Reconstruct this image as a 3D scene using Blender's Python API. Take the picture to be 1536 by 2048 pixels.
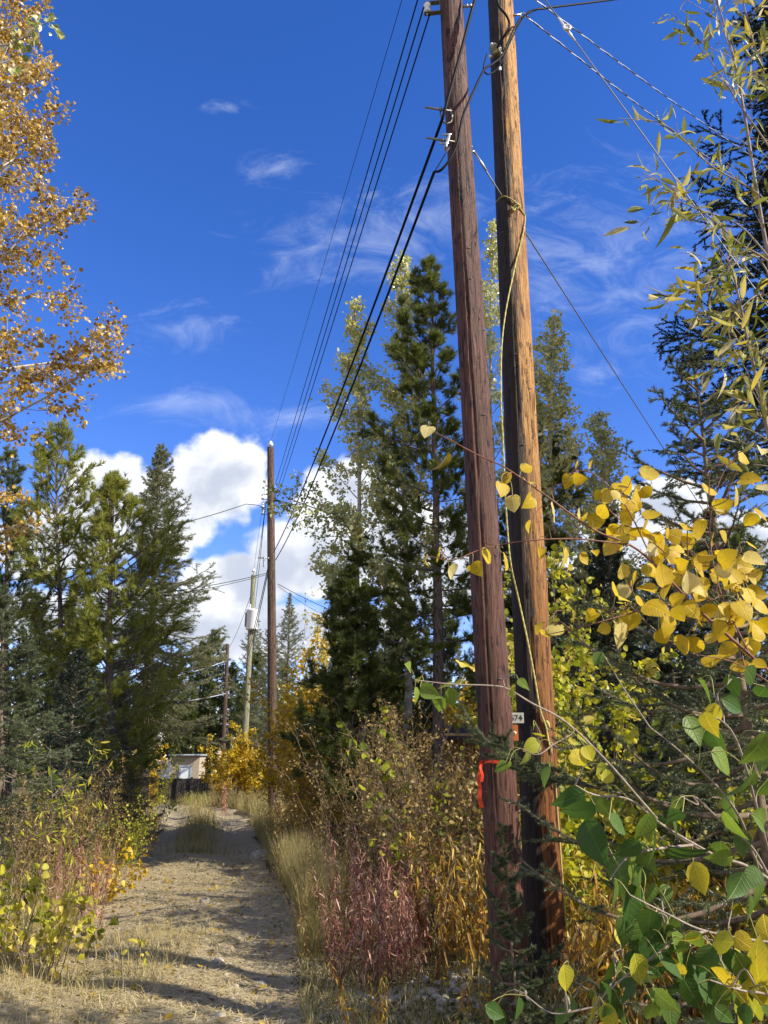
import bpy, math, numpy as np
from mathutils import Vector
C = bpy.context.scene
for o in list(bpy.data.objects): bpy.data.objects.remove(o)
RAD = math.radians
F_PX, CX, CY = 1538.0, 768.0, 1024.0        # focal length and centre of the photograph, in its pixels
PITCH, EYE = RAD(17.8), 1.6
SP, CP = math.sin(PITCH), math.cos(PITCH)

# ---------------------------------------------------------------- camera, sky, sun, exposure
cd = bpy.data.cameras.new("camera"); cam = bpy.data.objects.new("camera", cd); C.collection.objects.link(cam)
cd.sensor_fit = 'VERTICAL'; cd.sensor_height = 36; cd.lens = 36 * F_PX / 2048
cd.clip_start = 0.05; cd.clip_end = 2000
cam.location = (0, 0, EYE); cam.rotation_euler = (RAD(90) + PITCH, 0, 0)
C.camera = cam
SUN_EL, SUN_TH = RAD(35), RAD(23)           # elevation; degrees behind due right
SUN = Vector((math.cos(SUN_EL) * math.cos(SUN_TH), -math.cos(SUN_EL) * math.sin(SUN_TH), math.sin(SUN_EL)))
sl = bpy.data.lights.new("sun", 'SUN'); sl.energy = 5.0; sl.angle = RAD(0.53); sl.color = (1, .94, .82)
so = bpy.data.objects.new("sun", sl); C.collection.objects.link(so); so.rotation_euler = SUN.to_track_quat('Z', 'Y').to_euler()
C.view_settings.view_transform = 'Standard'; C.view_settings.look = 'None'
C.view_settings.exposure = 0.66; C.view_settings.gamma = 1
C.cycles.max_bounces = 6; C.cycles.transparent_max_bounces = 4; C.cycles.diffuse_bounces = 3
C.cycles.glossy_bounces = 2; C.cycles.transmission_bounces = 3
C.cycles.use_denoising = True
C.render.film_transparent = False


def ray(px, py):
    dx, up = (px - CX) / F_PX, -(py - CY) / F_PX
    return np.array([dx, CP - SP * up, SP + CP * up])


def at(px, py, Y):
    r = ray(px, py); return np.array([0, 0, EYE]) + r * (Y / r[1])


def uv(px, py):
    r = ray(px, py); return r[0] / r[1], r[2] / r[1]


class NT:                                     # small helper for node trees
    def __init__(s, tree): s.t = tree
    def n(s, typ, **kw):
        nd = s.t.nodes.new(typ)
        for k, v in kw.items(): setattr(nd, k, v)
        return nd
    def put(s, sock, v):
        if hasattr(v, 'links') or isinstance(v, bpy.types.NodeSocket): s.t.links.new(v, sock)
        else: sock.default_value = v
    def m(s, op, a, b=None, c=None, clamp=False):
        nd = s.n('ShaderNodeMath', operation=op, use_clamp=clamp); s.put(nd.inputs[0], a)
        if b is not None: s.put(nd.inputs[1], b)
        if c is not None: s.put(nd.inputs[2], c)
        return nd.outputs[0]
    def v(s, op, a, b=None):
        nd = s.n('ShaderNodeVectorMath', operation=op); s.put(nd.inputs[0], a)
        if b is not None: s.put(nd.inputs[1], b)
        return nd.outputs['Value'] if op in ('LENGTH', 'DOT_PRODUCT') else nd.outputs[0]
    def step(s, x, a, b):
        nd = s.n('ShaderNodeMapRange', interpolation_type='SMOOTHSTEP'); s.put(nd.inputs[0], x)
        nd.inputs[1].default_value = a; nd.inputs[2].default_value = b
        return nd.outputs[0]
    def mix(s, f, a, b):
        nd = s.n('ShaderNodeMix', data_type='RGBA'); s.put(nd.inputs[0], f)
        for k, x in ((6, a), (7, b)):
            if isinstance(x, (tuple, list)): x = tuple(x) + (1,) * (4 - len(x))
            s.put(nd.inputs[k], x)
        return nd.outputs[2]
    def noise(s, vec, scale, det=4, rough=.55, dist=0.0):
        nd = s.n('ShaderNodeTexNoise'); s.put(nd.inputs['Vector'], vec); nd.inputs['Scale'].default_value = scale
        nd.inputs['Detail'].default_value = det; nd.inputs['Roughness'].default_value = rough; nd.inputs['Distortion'].default_value = dist
        return nd.outputs[0]
    def ramp(s, f, stops):
        nd = s.n('ShaderNodeValToRGB'); s.put(nd.inputs[0], f); e = nd.color_ramp.elements
        while len(e) < len(stops): e.new(0.5)
        for x, (p, c) in zip(e, stops): x.position = p; x.color = tuple(c) + (1,)
        return nd.outputs[0]


W = bpy.data.worlds.new("World"); C.world = W; W.use_nodes = True
w = NT(W.node_tree); W.node_tree.nodes.clear()
sky = w.n('ShaderNodeTexSky', sky_type='NISHITA', sun_disc=False, sun_elevation=SUN_EL, sun_rotation=math.atan2(SUN.x, SUN.y),
          altitude=1200, air_density=1.0, dust_density=0.1, ozone_density=3.0)
hs = w.n('ShaderNodeHueSaturation'); hs.inputs['Hue'].default_value = 0.512; hs.inputs['Saturation'].default_value = 1.3; hs.inputs['Value'].default_value = 1.45
w.put(hs.inputs['Color'], sky.outputs[0]); SKYC = w.v('MULTIPLY', hs.outputs[0], (1.42, 1.08, 1.17))
geo = w.n('ShaderNodeTexCoord').outputs['Generated']
sep = w.n('ShaderNodeSeparateXYZ'); w.put(sep.inputs[0], geo)
yy = w.m('MAXIMUM', w.m('ABSOLUTE', sep.outputs[1]), 0.08)
cmb = w.n('ShaderNodeCombineXYZ'); w.put(cmb.inputs[0], w.m('DIVIDE', sep.outputs[0], yy)); w.put(cmb.inputs[1], w.m('DIVIDE', sep.outputs[2], yy))
UVc = cmb.outputs[0]


def blob_field(k, vec, blobs):
    """height of the nearest cloud heap: 1 at its middle, 0 at its rim"""
    out = None
    for px, py, a, b in blobs:
        u0, v0 = uv(px, py)
        d = k.v('LENGTH', k.v('MULTIPLY', k.v('SUBTRACT', vec, (u0, v0, 0)), (F_PX / a, F_PX / b, 0)))
        f = k.m('SUBTRACT', 1.0, d)
        if out is None: out = f
        else: out = k.m('MAXIMUM', out, f)
    return out


HEAPS = [(215, 985, 110, 115), (430, 960, 125, 128), (320, 1020, 170, 125), (120, 1085, 200, 90), (690, 1005, 130, 115), (640, 1120, 190, 100),
         (480, 1165, 140, 80), (830, 1090, 180, 120), (560, 1265, 330, 75), (1325, 1015, 130, 75), (1230, 1060, 110, 95), (1460, 1085, 150, 80), (1050, 1170, 330, 110), (200, 1240, 330, 80)]
wv1 = w.v('ADD', UVc, (0.017, 0.021, 0))
big = w.noise(UVc, 9.0, 6, .55, .0)
puff = w.n('ShaderNodeTexVoronoi'); w.put(puff.inputs['Vector'], UVc); puff.inputs['Scale'].default_value = 21
fld = w.m('ADD', blob_field(w, UVc, HEAPS), w.m('MULTIPLY', w.m('SUBTRACT', big, .5), 1.25))
d0 = w.m('ADD', fld, w.m('MULTIPLY', w.m('SUBTRACT', .33, puff.outputs['Distance']), .24))
alpha = w.step(d0, .02, .24)
soft = w.m('SUBTRACT', w.noise(UVc, 9.0, 3, .5), w.noise(wv1, 9.0, 3, .5))
sp2 = w.n('ShaderNodeSeparateXYZ'); w.put(sp2.inputs[0], UVc)
lit = w.m('ADD', w.m('MULTIPLY', soft, 2.6), w.m('MULTIPLY', w.m('SUBTRACT', sp2.outputs[1], 0.30), 1.5))
fine = w.noise(w.v('ADD', UVc, (3.1, 1.7, 0)), 34, 4, .6)
lit = w.m('ADD', lit, w.m('MULTIPLY', w.m('SUBTRACT', fine, .5), .75))
lit = w.m('ADD', w.m('SUBTRACT', lit, w.m('MULTIPLY', d0, .80)), .82)
ccol = w.mix(w.step(lit, .0, 1.0), (4.1, 4.5, 5.4), (7.7, 7.8, 7.9))
WISP = [(350, 655, 130, 60), (390, 805, 190, 36), (550, 335, 75, 50), (460, 215, 55, 28), (1225, 520, 330, 230), (740, 480, 230, 130), (870, 430, 150, 100), (1190, 745, 70, 50), (560, 830, 180, 40)]
wb = blob_field(w, UVc, WISP)
wn = w.noise(w.v('MULTIPLY', UVc, (1, 1.7, 1)), 8, 6, .66, 1.2)
wa = w.m('MULTIPLY', w.step(w.m('ADD', wb, w.m('MULTIPLY', w.m('SUBTRACT', wn, .55), 4.6)), -.45, 2.0), .37)
col = w.mix(wa, SKYC, (5.6, 6.2, 7.6))
col = w.mix(alpha, col, ccol)
# unseen broken cloud added behind and beside the viewer to whiten the fill light
fill_cloud = w.m('MULTIPLY', w.step(w.noise(w.v('MULTIPLY', geo, (1, 1, 1.6)), 2.6, 4, .6), .44, .60), w.step(sep.outputs[1], .25, -.1))
col = w.mix(w.m('MULTIPLY', fill_cloud, w.step(sep.outputs[2], -.02, .1)), col, (5.2, 5.1, 4.9))
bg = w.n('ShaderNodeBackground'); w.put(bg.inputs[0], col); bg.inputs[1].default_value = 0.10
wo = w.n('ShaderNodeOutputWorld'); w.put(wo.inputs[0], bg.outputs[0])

# ---------------------------------------------------------------- mesh helpers
rng = np.random.default_rng(11)
Z = np.array([0., 0, 1.])


def nz(a): return a / np.maximum(np.linalg.norm(a, axis=-1, keepdims=True), 1e-9)


class MB:
    """collects geometry for ONE mesh object"""
    def __init__(s): s.V, s.Fs, s.T, s.M, s.S, s.L, s.n = [], [], [], [], [], [], 0
    def add(s, V, F, tint=0.5, mat=0, smooth=True, luv=None):
        V = np.asarray(V, float).reshape(-1, 3); F = np.asarray(F, np.int64)
        if len(V) == 0: return
        s.V.append(V); s.Fs.append(F + s.n); s.n += len(V)
        s.T.append(np.full(len(V), tint) if np.isscalar(tint) else np.asarray(tint, float).reshape(-1))
        s.L.append(np.zeros((len(V), 3), np.float32) if luv is None else luv.astype(np.float32))
        s.M.append(np.full(len(F), mat, np.int32)); s.S.append(np.full(len(F), smooth, bool))
    def mesh(s, name, mats, origin=(0, 0, 0)):
        me = bpy.data.meshes.new(name); V = np.concatenate(s.V) - np.asarray(origin)
        me.vertices.add(len(V)); me.vertices.foreach_set('co', V.astype(np.float32).ravel())
        loops = np.concatenate([f.ravel() for f in s.Fs]); cnt = np.concatenate([np.full(len(f), f.shape[1]) for f in s.Fs])
        st = np.concatenate([[0], np.cumsum(cnt)[:-1]])
        me.loops.add(len(loops)); me.loops.foreach_set('vertex_index', loops.astype(np.int32))
        me.polygons.add(len(cnt)); me.polygons.foreach_set('loop_start', st.astype(np.int32))
        me.polygons.foreach_set('material_index', np.concatenate(s.M)); me.polygons.foreach_set('use_smooth', np.concatenate(s.S))
        a = me.attributes.new('tint', 'FLOAT', 'POINT'); a.data.foreach_set('value', np.concatenate(s.T).astype(np.float32))
        a = me.attributes.new('leaf_place', 'FLOAT_VECTOR', 'POINT') if any(l.any() for l in s.L) else None
        if a: a.data.foreach_set('vector', np.concatenate(s.L).ravel())
        for m in (mats if isinstance(mats, (list, tuple)) else [mats]): me.materials.append(m)
        me.update(calc_edges=True)
        return me
    # shapes
    def tubes(s, P, R, sides=6, tint=.5, mat=0):
        P = np.asarray(P, float)
        if P.ndim == 2: P = P[None]
        n, k, _ = P.shape; R = np.broadcast_to(np.asarray(R, float), (n, k))
        T = nz(np.gradient(P, axis=1)); mt = nz(T.mean(1))
        ref = np.where(np.abs(mt[:, 2:3]) < .85, Z, np.array([1., 0, 0]))[:, None]
        U = nz(np.cross(T, np.broadcast_to(ref, T.shape))); Wd = np.cross(T, U)
        a = np.linspace(0, 2 * np.pi, sides, endpoint=False)
        V = P[:, :, None] + R[:, :, None, None] * (np.cos(a)[:, None] * U[:, :, None] + np.sin(a)[:, None] * Wd[:, :, None])
        b = (np.arange(n)[:, None, None] * k + np.arange(k - 1)[None, :, None]) * sides
        j = np.arange(sides); j2 = (j + 1) % sides
        F = np.stack([b + j, b + j2, b + sides + j2, b + sides + j], -1).reshape(-1, 4)
        if not np.isscalar(tint): tint = np.repeat(tint, k * sides)
        s.add(V, F, tint, mat)
    def cap_tube(s, pts, r, sides=10, mat=0, tint=.5):
        pts = np.asarray(pts, float); e = 1e-3
        P = np.concatenate([pts[:1], pts[:1] + nz(pts[1] - pts[0]) * e, pts[1:-1], pts[-1:] - nz(pts[-1] - pts[-2]) * e, pts[-1:]])
        R = np.broadcast_to(np.asarray(r, float), (len(pts),)); R = np.concatenate([[1e-4], R[:1], R[1:-1], R[-1:], [1e-4]])
        s.tubes(P, R[None], sides, tint, mat)
    def box(s, c, size, axes=None, mat=0, bev=0.0, tint=.5):
        A = np.eye(3) if axes is None else np.asarray(axes, float); h = np.asarray(size, float) / 2; b = min(bev, h.min() * .9)
        pts = []
        for sx in (-1, 1):
            for sy in (-1, 1):
                for sz in (-1, 1):
                    S = np.array([sx, sy, sz])
                    for ax in range(3):
                        q = h - b; q = q.copy(); q[ax] = h[ax]; pts.append(S * q)
        pts = np.array(pts)
        import bmesh
        bm = bmesh.new()
        for p in pts: bm.verts.new(p)
        if b <= 0: bmesh.ops.remove_doubles(bm, verts=bm.verts, dist=1e-6)
        bmesh.ops.convex_hull(bm, input=bm.verts)
        bmesh.ops.dissolve_limit(bm, angle_limit=.01, verts=bm.verts, edges=bm.edges)
        bmesh.ops.triangulate(bm, faces=bm.faces); bm.verts.index_update()
        V = np.array([v.co[:] for v in bm.verts]); F = np.array([[v.index for v in f.verts] for f in bm.faces]); bm.free()
        s.add(np.asarray(c) + V @ A, F, tint, mat, False)
    def lathe(s, c, prof, axis=(0, 0, 1), sides=20, mat=0, tint=.5):
        ax = nz(np.asarray(axis, float)); u = nz(np.cross(ax, [1, 0, 0] if abs(ax[0]) < .9 else [0, 1, 0])); v = np.cross(ax, u)
        a = np.linspace(0, 2 * np.pi, sides, endpoint=False)
        V = np.array([np.asarray(c) + ax * z + r * (np.cos(t) * u + np.sin(t) * v) for r, z in prof for t in a])
        k = len(prof); i = np.arange(k - 1)[:, None] * sides; j = np.arange(sides)[None]; j2 = (j + 1) % sides
        F = np.stack([i + j, i + j2, i + sides + j2, i + sides + j], -1).reshape(-1, 4)
        s.add(V, F, tint, mat)
    def strip(s, pts, side, wd, mat=0, tint=.5):
        pts = np.asarray(pts, float); side = np.broadcast_to(np.asarray(side, float), pts.shape); wd = np.broadcast_to(np.asarray(wd, float), (len(pts),))[:, None]
        V = np.stack([pts - side * wd / 2, pts + side * wd / 2], 1).reshape(-1, 3); i = np.arange(len(pts) - 1) * 2
        s.add(V, np.stack([i, i + 1, i + 3, i + 2], -1), tint, mat)


def link(name, me, parent=None, loc=(0, 0, 0)):
    o = bpy.data.objects.new(name, me); C.collection.objects.link(o); o.location = loc
    if parent is not None: o.parent = parent
    return o


def tag(o, label, cat, group=None):
    o['label'] = label; o['category'] = cat
    if group: o['group'] = group
    return o


def thing(name, label, cat, loc=(0, 0, 0), rz=0., group=None, scale=1.):
    o = bpy.data.objects.new(name, None); C.collection.objects.link(o); o.location = loc; o.rotation_euler = (0, 0, rz)
    o.scale = (scale,) * 3 if np.isscalar(scale) else scale; o.empty_display_size = .1
    return tag(o, label, cat, group)


def part(name, mb, mats, parent, origin=(0, 0, 0)):
    return link(name, mb if isinstance(mb, bpy.types.Mesh) else mb.mesh(name, mats, origin), parent)


def dup(root, loc, rz=0., scale=1., label=None):
    r = root.copy(); C.collection.objects.link(r); r.location = loc; r.rotation_euler = (0, 0, rz); r.scale = (scale,) * 3 if np.isscalar(scale) else scale
    if label: r['label'] = label
    for ch in list(root.children):
        c = ch.copy(); C.collection.objects.link(c); c.parent = r
        for gch in list(ch.children):
            d = gch.copy(); C.collection.objects.link(d); d.parent = c
    return r


def stuff(name, mb, mats):
    o = link(name, mb.mesh(name, mats)); o['kind'] = 'stuff'; return o


def structure(name, mb, mats):
    o = link(name, mb.mesh(name, mats)); o['kind'] = 'structure'; return o


# ---------------------------------------------------------------- growth
def along(P, t):
    k = P.shape[1]; q = np.clip(t, 0, .9999) * (k - 1); i = q.astype(int); f = (q - i)[:, None]; r = np.arange(len(P))
    a, b = P[r, i], P[r, i + 1]
    return a + (b - a) * f, nz(b - a)


def grow(pos, d, L, k=6, up=0., wob=.08):
    n = len(pos); P = np.zeros((n, k, 3)); P[:, 0] = pos; d = nz(np.asarray(d, float)); up = np.broadcast_to(np.asarray(up, float), (n,))
    for i in range(1, k):
        d = nz(d + up[:, None] / (k - 1) * Z + wob * rng.normal(size=(n, 3)))
        P[:, i] = P[:, i - 1] + d * (L / (k - 1))[:, None]
    return P


def spawn(P, L, m, t0=.2, t1=1., ang=50, asd=12, lr=.4, k=4, up=0., wob=.1, flat=0., taper=.6):
    n = len(P); idx = np.repeat(np.arange(n), m); t = (np.tile(np.arange(m), n) + rng.random(n * m)) / m * (t1 - t0) + t0
    pos, T = along(P[idx], t); r = rng.normal(size=T.shape)
    if flat: r = r * (1 - flat) + flat * 1.6 * nz(np.cross(T, Z)) * np.where(rng.random(len(T)) < .5, 1, -1)[:, None]
    pr = nz(r - (r * T).sum(1, keepdims=True) * T); a = np.radians(ang + asd * rng.normal(size=len(T)))[:, None]
    Lc = L[idx] * lr * (1 - taper * t) * rng.uniform(.65, 1.2, len(T))
    return grow(pos, np.cos(a) * T + np.sin(a) * pr, Lc, k, up, wob), Lc


def pick(L, n): return rng.choice(len(L), n, p=L / L.sum())


def needles(mb, P, L, n, length, width, ang=45, t0=0., tint0=.5, mat=0):
    i = pick(L, n); t = t0 + (1 - t0) * rng.random(n); pos, T = along(P[i], t)
    r = rng.normal(size=T.shape); pr = nz(r - (r * T).sum(1, keepdims=True) * T)
    a = np.radians(ang * rng.uniform(.6, 1.25, n))[:, None]; d = np.cos(a) * T + np.sin(a) * pr
    ln = length * rng.uniform(.65, 1.2, n)[:, None]; sd = nz(np.cross(d, rng.normal(size=d.shape))) * width / 2
    V = np.stack([pos - sd, pos + sd, pos + d * ln], 1)
    bt = rng.normal(0, .13, len(P)); tn = np.clip(tint0 + bt[i] + rng.normal(0, .13, n), 0, 1)
    mb.add(V, np.arange(n * 3).reshape(-1, 3), np.repeat(tn, 3), mat, False)


def leaf_tpl(st, wd, fold=.25, curl=.3, twist=0.):
    """blade with a midrib: stations along its length, half widths, folded along the rib and curled towards the tip"""
    V = [(0, 0, 0)]; F = []
    rows = []
    for y, x in zip(st[1:-1], wd[1:-1]):
        z = -curl * y * y; i = len(V)
        V += [(-x, y, z + fold * x), (0, y, z), (x, y + twist * x, z + fold * x)]; rows.append(i)
    V.append((0, st[-1], -curl * st[-1] ** 2)); tip = len(V) - 1
    a = rows[0]; F += [(0, a + 1, a), (0, a + 2, a + 1)]
    for a, b in zip(rows[:-1], rows[1:]):
        F += [(a, a + 1, b + 1), (a, b + 1, b), (a + 1, a + 2, b + 2), (a + 1, b + 2, b + 1)]
    a = rows[-1]; F += [(a, a + 1, tip), (a + 1, a + 2, tip)]
    return np.array(V, float), np.array(F)


ROUND = [leaf_tpl([0, .06, .25, .48, .7, .88, 1], [0, .27, .47, .5, .36, .15, 0], f, c, t) for f, c, t in ((.15, .15, 0), (.45, .35, .1), (-.2, .5, -.15), (.3, -.2, .1), (.6, .1, 0))]
HEART = [leaf_tpl([0, -.04, .08, .26, .46, .66, .82, .93, 1], [0, .22, .40, .49, .47, .36, .22, .09, 0], f, c, t) for f, c, t in ((.2, .2, 0), (.4, .35, .1), (-.1, .4, -.1), (.3, -.15, .1))]
OVATE = [leaf_tpl([0, .08, .25, .45, .65, .85, 1], [0, .2, .33, .33, .24, .1, 0], f, c, t) for f, c, t in ((.2, .25, 0), (.45, .4, .1), (.1, .55, -.1), (.35, .1, .15))]
LANCE = [leaf_tpl([0, .15, .4, .65, .85, 1], [0, .06, .11, .1, .05, 0], f, c, t) for f, c, t in ((.3, .2, 0), (.6, .5, .2), (.2, -.3, -.2), (.5, .8, .3))]
WEED = [leaf_tpl([0, .2, .45, .7, .88, 1], [0, .06, .085, .07, .04, 0], f, c, t) for f, c, t in ((.5, .5, .2), (.9, 1.0, .5), (.6, -.4, -.4), (.4, 1.3, .6), (1.2, .3, 0))]
SMALL = [leaf_tpl([0, .5, 1], [0, .42, 0], f, c) for f, c in ((.2, .2), (.5, .4), (-.3, .5))]
SLIM = [leaf_tpl([0, .45, 1], [0, .17, 0], f, c) for f, c in ((.3, .3), (.6, .6), (-.3, .5))]


def put(mb, tpls, pos, V, N, size, tint, mat=0):
    which = rng.integers(0, len(tpls), len(pos)); size = np.broadcast_to(np.asarray(size, float), (len(pos),)); tint = np.broadcast_to(np.asarray(tint, float), (len(pos),))
    V = nz(V); U = nz(np.cross(V, N)); Wn = np.cross(U, V)
    for k, (tv, tf) in enumerate(tpls):
        q = which == k; m = int(q.sum())
        if not m: continue
        X = pos[q][:, None] + size[q][:, None, None] * (tv[:, 0, None] * U[q][:, None] + tv[:, 1, None] * V[q][:, None] + tv[:, 2, None] * Wn[q][:, None])
        F = tf[None] + (np.arange(m) * len(tv))[:, None, None]
        mb.add(X, F.reshape(-1, 3), np.repeat(tint[q], len(tv)), mat, True, np.concatenate([np.tile(tv[:, :2], (m, 1)), np.repeat(rng.random(m), len(tv))[:, None]], 1))


def leaves(mb, P, L, n, size, tpls, t0=.1, hang=.35, out=.5, jit=.02, sd=.25, tint0=.5, tsd=.2, clump=.12, mat=0, flatn=.5):
    i = pick(L, n); t = t0 + (1 - t0) * rng.random(n); pos, T = along(P[i], t)
    d = nz(out * T + .6 * rng.normal(size=T.shape) - hang * Z); sz = size * np.clip(rng.normal(1, sd, n), .45, 1.6)
    pos = pos + d * (sz * .35)[:, None] + jit * rng.normal(size=pos.shape)
    bt = rng.normal(0, clump, len(P))
    put(mb, tpls, pos, d, rng.normal(size=d.shape) + flatn * Z, sz, np.clip(tint0 + bt[i] + rng.normal(0, tsd, n), 0, 1), mat)
# ---------------------------------------------------------------- materials
def new_mat(name):
    m = bpy.data.materials.new(name); m.use_nodes = True; k = NT(m.node_tree); b = m.node_tree.nodes['Principled BSDF']
    out = [n for n in m.node_tree.nodes if n.type == 'OUTPUT_MATERIAL'][0]
    return m, k, b, out


def leaf_mat(name, stops, trans=.42, rough=.42, spots=0., gain=1.5, spec=.4, veins=0.):
    m, k, b, out = new_mat(name)
    at_ = k.n('ShaderNodeAttribute', attribute_name='tint')
    c = k.ramp(at_.outputs['Fac'], stops)
    if spots:
        tc = k.n('ShaderNodeTexCoord').outputs['Object']; nf = k.noise(tc, 70, 3, .6)
        c = k.mix(k.m('MULTIPLY', k.step(nf, .58, .72), spots), c, (.12, .055, .015))
        c = k.mix(k.m('MULTIPLY', k.step(k.noise(tc, 25, 2), .4, .7), .35), c, k.v('MULTIPLY', c, (.7, .75, .6)))
    if veins:
        pl = k.n('ShaderNodeAttribute', attribute_name='leaf_place'); sx = k.n('ShaderNodeSeparateXYZ'); k.put(sx.inputs[0], pl.outputs['Vector'])
        ax = k.m('ABSOLUTE', sx.outputs[0]); rid = sx.outputs[2]
        q = k.m('ABSOLUTE', k.m('SUBTRACT', k.m('FRACT', k.m('MULTIPLY', k.m('SUBTRACT', sx.outputs[1], k.m('MULTIPLY', ax, .75)), 7.5)), .5))
        vn = k.m('MAXIMUM', k.m('MULTIPLY', k.step(q, .14, .0), .55), k.step(ax, .03, .006))
        c = k.mix(k.m('MULTIPLY', vn, veins), c, k.v('MULTIPLY', c, (1.7, 1.6, 1.9)))
        off = k.n('ShaderNodeCombineXYZ'); k.put(off.inputs[2], k.m('MULTIPLY', rid, 40)); k.put(off.inputs[0], sx.outputs[0]); k.put(off.inputs[1], sx.outputs[1])
        bl = k.noise(off.outputs[0], 3.2, 3, .6); rim = k.m('ADD', k.m('MULTIPLY', ax, .9), k.m('MULTIPLY', bl, 1.1))
        c = k.mix(k.m('MULTIPLY', k.step(rim, .92, 1.06), k.m('MULTIPLY', rid, .9)), c, (.19, .095, .03))
        c = k.mix(k.m('MULTIPLY', k.step(k.noise(off.outputs[0], 9, 3, .6), .63, .70), .7), c, (.14, .07, .025))
        c = k.mix(k.m('MULTIPLY', k.step(bl, .42, .62), .35), c, k.v('MULTIPLY', c, (.72, .84, .7)))
        bp = k.n('ShaderNodeBump'); bp.inputs['Strength'].default_value = .5; bp.inputs['Distance'].default_value = .002; k.put(bp.inputs['Height'], k.m('SUBTRACT', bl, vn)); k.put(b.inputs['Normal'], bp.outputs[0])
    k.put(b.inputs['Base Color'], c); b.inputs['Roughness'].default_value = rough; b.inputs['Specular IOR Level'].default_value = spec
    if trans:
        t = k.n('ShaderNodeBsdfTranslucent'); k.put(t.inputs[0], k.v('MULTIPLY', c, (gain, gain, gain * .7)))
        x = k.n('ShaderNodeMixShader'); x.inputs[0].default_value = trans
        k.put(x.inputs[1], b.outputs[0]); k.put(x.inputs[2], t.outputs[0]); k.put(out.inputs[0], x.outputs[0])
    return m


def bark_mat(name, c1, c2, scale=(30, 30, 7), bump=.4, rough=.9, marks=None):
    m, k, b, out = new_mat(name)
    tc = k.n('ShaderNodeTexCoord').outputs['Object']; n1 = k.noise(k.v('MULTIPLY', tc, scale), 1, 6, .65, .4)
    c = k.mix(k.step(n1, .32, .68), c1, c2)
    if marks: c = k.mix(k.step(k.noise(k.v('MULTIPLY', tc, (9, 9, 22)), 1, 3, .7), .56, .66), c, marks)
    k.put(b.inputs['Base Color'], c); b.inputs['Roughness'].default_value = rough; b.inputs['Specular IOR Level'].default_value = .25
    bp = k.n('ShaderNodeBump'); bp.inputs['Strength'].default_value = bump; bp.inputs['Distance'].default_value = .02; k.put(bp.inputs['Height'], n1); k.put(b.inputs['Normal'], bp.outputs[0])
    return m


def plain(name, c, rough=.5, metal=0., noise=.15, scale=40):
    m, k, b, out = new_mat(name)
    tc = k.n('ShaderNodeTexCoord').outputs['Object']; n1 = k.noise(tc, scale, 4)
    lo = tuple(x * (1 - noise) for x in c); hi = tuple(min(1, x * (1 + noise)) for x in c)
    k.put(b.inputs['Base Color'], k.mix(n1, lo, hi)); b.inputs['Roughness'].default_value = rough; b.inputs['Metallic'].default_value = metal
    return m


def pole_mat(name, base, dark, pale, tar=0., low=None, grain=1.):
    """weathered round timber: long grain, checks, knots, tar stains with their own ragged edge"""
    m, k, b, out = new_mat(name)
    tc = k.n('ShaderNodeTexCoord').outputs['Object']
    warp = tc
    fine = k.noise(k.v('MULTIPLY', warp, (95 * grain, 95 * grain, 4.0)), 1, 6, .68, .9)
    mid = k.noise(k.v('MULTIPLY', warp, (22, 22, 2.3)), 1, 6, .66, 2.2)
    broad = k.noise(k.v('MULTIPLY', tc, (5, 5, .9)), 1, 4, .6)
    c = k.mix(k.step(fine, .3, .7), dark, base)
    c = k.mix(k.m('MULTIPLY', k.step(mid, .55, .75), .7), c, pale)
    c = k.mix(k.m('MULTIPLY', k.step(broad, .46, .66), .62), c, dark)
    crack = k.step(mid, .43, .385)
    c = k.mix(k.m('MULTIPLY', crack, .85), c, tuple(x * .18 for x in dark))
    vo = k.n('ShaderNodeTexVoronoi'); k.put(vo.inputs['Vector'], k.v('MULTIPLY', tc, (8, 8, 4.6))); vo.inputs['Scale'].default_value = 1
    kn = k.step(vo.outputs['Distance'], .22, .08)
    c = k.mix(k.m('MULTIPLY', kn, .8), c, tuple(x * .35 for x in dark))
    sp = k.n('ShaderNodeSeparateXYZ'); k.put(sp.inputs[0], tc)
    if tar:
        side = k.n('ShaderNodeAttribute', attribute_name='tint').outputs['Fac']
        a = k.m('ADD', side, k.m('ADD', k.m('MULTIPLY', k.m('SUBTRACT', k.noise(k.v('MULTIPLY', tc, (16, 16, 1.3)), 1, 5, .72), .5), 1.7), k.m('MULTIPLY', k.m('SUBTRACT', fine, .5), 1.3)))
        f = k.step(a, .14, -.24)
        c = k.mix(k.m('MULTIPLY', f, tar), c, (.014, .009, .007))
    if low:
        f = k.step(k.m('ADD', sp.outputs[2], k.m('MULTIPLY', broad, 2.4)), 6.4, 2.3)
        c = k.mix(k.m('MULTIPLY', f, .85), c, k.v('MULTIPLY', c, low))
    k.put(b.inputs['Base Color'], c); b.inputs['Roughness'].default_value = .62; b.inputs['Specular IOR Level'].default_value = .35
    h = k.m('ADD', k.m('MULTIPLY', fine, .5), k.m('ADD', k.m('MULTIPLY', crack, -1.2), k.m('MULTIPLY', mid, .8)))
    bp = k.n('ShaderNodeBump'); bp.inputs['Strength'].default_value = 1.0; bp.inputs['Distance'].default_value = .018; k.put(bp.inputs['Height'], h); k.put(b.inputs['Normal'], bp.outputs[0])
    return m


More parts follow.
